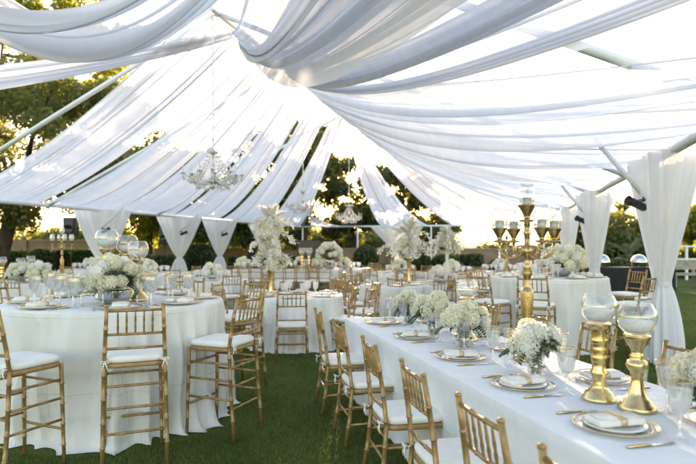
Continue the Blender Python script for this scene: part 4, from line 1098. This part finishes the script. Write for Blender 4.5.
tree('tall dark evergreen left of the sun', (PX(303, 43), 43), 11, ball_at(302, 178, 43, 36, 68, 3.2), 15000, .15, 'leafdark', 106, .34, name='evergreen_tree', nclump=60, clump=(.5, 1.0), dens=1.5)
tree('tall dark tree directly under the sun', (PX(352, 44), 44), 10, ball_at(352, 200, 44, 34, 46, 3.2), 12000, .15, 'leafolive', 107, .26, nclump=45, clump=(.5, 1.05), dens=1.5)
tree('airy olive tree right of the sun', (PX(405, 42), 42), 8, ball_at(402, 188, 42, 36, 34, 3), 7500, .15, 'leafolive', 108, .22, nclump=34, clump=(.45, .9), dens=1.25)
tree('low olive tree behind the plume centrepiece', (PX(425, 43), 43), 5, ball_at(428, 230, 43, 26, 16, 2), 4500, .13, 'leafolive', 109, .14, nclump=22, clump=(.4, .8))
tree('pale airy shrub above the low wall', (PX(494, 41), 41), 3, ball_at(494, 247, 41, 16, 12, 1), 1300, .10, 'leafolive', 110, .06, nclump=14, clump=(.3, .6), name='airy_shrub', cat='shrub', limbs=5)
tree('dark bushy tree between the right curtains', (PX(608, 31), 31), 6, ball_at(606, 245, 31, 34, 28, 3), 9000, .12, 'leafdark', 111, .2, nclump=45, clump=(.5, .9))
tree('sunlit shrubby tree under the palm', (PX(640, 30), 30), 5, ball_at(640, 248, 30, 26, 24, 2.4), 7000, .11, 'leafolive', 112, .14, nclump=36, clump=(.4, .8))
tree('bright yellow tree cut by the right edge', (PX(703, 31), 31), 7, ball_at(706, 240, 31, 34, 32, 2.6), 9000, .12, 'leafsun', 113, .2, nclump=40, clump=(.4, .9))
tree('dark tree behind the third right curtain', (PX(572, 34), 34), 5, ball_at(570, 252, 34, 22, 22, 2.4), 6000, .12, 'leafdark', 114, .18, nclump=30, clump=(.4, .8))
BACK = [(-20, 52, 210, 60, 'leafdark'), (62, 50, 222, 52, 'leafolive'), (118, 52, 215, 58, 'leafsun'), (178, 50, 222, 50, 'leafsun'), (232, 53, 225, 44, 'leafsun'), (276, 51, 226, 38, 'leafolive'),
        (322, 53, 232, 40, 'leafdark'), (362, 52, 232, 34, 'leafdark'), (398, 53, 236, 30, 'leafolive'), (433, 52, 243, 22, 'leafolive'), (600, 46, 240, 36, 'leafolive'), (655, 45, 246, 36, 'leafdark')]
for i, (px, Y, py, rp_, mt) in enumerate(BACK):
    tree('%s tree from the left in the far row behind the garden wall' % ORD[i], (PX(px, Y), Y), 6, ball_at(px, 247, Y, rp_, 19, 3), 6000, .15, mt, 400+i, .2, nclump=46, clump=(.6, 1.2), limbs=4, hollow=.1)
def palm(label, px, Y, ztop, seed, nfr=20, fl=1.5, tr=.16):
    rnd = random.Random(seed); root = thing('palm_tree', label, 'palm', (PX(px, Y), Y, 0), 0)
    b = MB(); k = 22; b.tube([(.1*sin(i/k*2), 0, ztop*i/k) for i in range(k+1)], [tr*(1.15 if i % 2 else 1)*(1.25-.3*i/k) for i in range(k+1)], 9); obj('trunk', b, M['bark'], root)
    b = MB()
    for i in range(nfr):
        t = 2*pi*i/nfr*2.4+rnd.uniform(-.2, .2); el_ = rnd.uniform(-.2, 1.3); d = Vector((cos(t)*cos(el_), sin(t)*cos(el_), sin(el_))); p = Vector((.1*sin(2), 0, ztop)); l = fl*rnd.uniform(.8, 1.1)
        pts = [p.copy()]
        for q in range(12):
            p = p+d*l/12; d = (d+Vector((0, 0, -.11))).normalized(); pts.append(p.copy())
            s = d.cross(Vector((0, 0, 1))); s = s.normalized() if s.length > .01 else Vector((1, 0, 0))
            w_ = l*.32*sin(pi*min(1, (q+1.5)/13))**.6
            for sg in (-1, 1):
                for h in (0, .5):
                    e = (s*sg+d*.7+Vector((0, 0, -.25))).normalized(); o = p-d*l/12*h; b.add([o-d*.025, o+d*.025, o+e*w_], [(0, 1, 2)])
        b.tube(pts, [.02]*6+[.012]*7, 4)
    obj('frond_crown', b, M['palm'], root)
palm('tall palm rising between the right curtains', 620, 32, PZ(214, 32), 5, 22, 1.35)
palm('low sunlit palm behind the black buffet table', 627, 25, PZ(256, 25), 6, 14, 1.1, .09)
def hedge(label, x0, x1, Y, h, d, seed, rounded=False, mat='hedge'):
    root = thing('hedge', label, 'bush' if rounded else 'hedge', ((x0+x1)/2, Y, 0), 0, 'bushes and hedges along the wall'); r = np.random.default_rng(seed)
    W = (x1-x0); n = int(1500+1600*W*h)
    n = min(n, 12000)
    if rounded:
        dd = r.normal(size=(n, 3)); dd /= np.linalg.norm(dd, axis=1)[:, None]; rr = .86+.2*r.random(n)
        P = dd*rr[:, None]*np.array([W/2, d/2, h/2])+np.array([0, 0, h/2])
    else:
        q = r.random((n, 3))-.5; ax = r.integers(0, 3, n); sg = np.where(r.random(n) > .5, .5, -.5); sg = np.where(ax == 2, .5, sg)
        for a in range(3): q[:, a] = np.where(ax == a, sg, q[:, a])
        P = q*np.array([W, d, h])+np.array([0, 0, h/2])+r.normal(size=(n, 3))*.05
    P[:, 2] = np.abs(P[:, 2])
    nr = r.normal(size=(n, 3)); nr /= np.linalg.norm(nr, axis=1)[:, None]; a = np.cross(nr, r.normal(size=(n, 3))); a /= np.linalg.norm(a, axis=1)[:, None]; b_ = np.cross(nr, a)
    s = .07*(.6+.8*r.random(n))[:, None]
    V = np.stack([P-a*s, P+b_*s*.6, P+a*s, P-b_*s*.6], 1).reshape(-1, 3)
    link('foliage', npmesh('foliage', V, np.arange(len(V)).reshape(-1, 4), M[mat]), root)
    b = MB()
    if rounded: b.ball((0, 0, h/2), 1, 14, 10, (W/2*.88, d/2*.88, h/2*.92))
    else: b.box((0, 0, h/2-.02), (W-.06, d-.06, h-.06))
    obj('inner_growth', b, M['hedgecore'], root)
def hx(px0, px1, Y, pytop, d, seed, label, rounded=False, mat='hedge'): hedge(label, PX(px0, Y), PX(px1, Y), Y, PZ(pytop, Y), d, seed, rounded, mat)
hx(27, 57, 32, 249, 1.6, 201, 'rounded dark bush behind the candelabra at left', True)
hx(62, 100, 33, 251, 1.2, 202, 'clipped hedge between the candelabra and the first curtain')
hx(128, 186, 33, 257, 1.2, 203, 'clipped hedge left of the second curtain')
hx(190, 214, 34, 246, 1.4, 204, 'taller dark hedge between the two tied curtains')
hx(354, 378, 33, 246, 2.0, 205, 'rounded dark bush right of the far tent pole', True)
hx(404, 430, 34, 252, 1.6, 206, 'rounded bush right of the far curtain', True)
hx(432, 458, 34, 255, 1.4, 207, 'rounded bush left of the clipped box hedge', True)
hx(459, 480, 28, 256, 1.0, 208, 'bright clipped box hedge under the low wall')
hx(489, 503, 30, 260, 1.0, 209, 'small rounded bush right of the box hedge', True)
hx(604, 634, 24, 259, 1.4, 210, 'rounded shrub behind the black buffet table', True)
hx(676, 720, 27, 262, 1.2, 211, 'clipped hedge behind the white railing')
hx(-40, 24, 34, 252, 1.4, 212, 'clipped hedge at the left edge')
hx(232, 300, 36, 258, 1.4, 213, 'clipped hedge behind the head table')
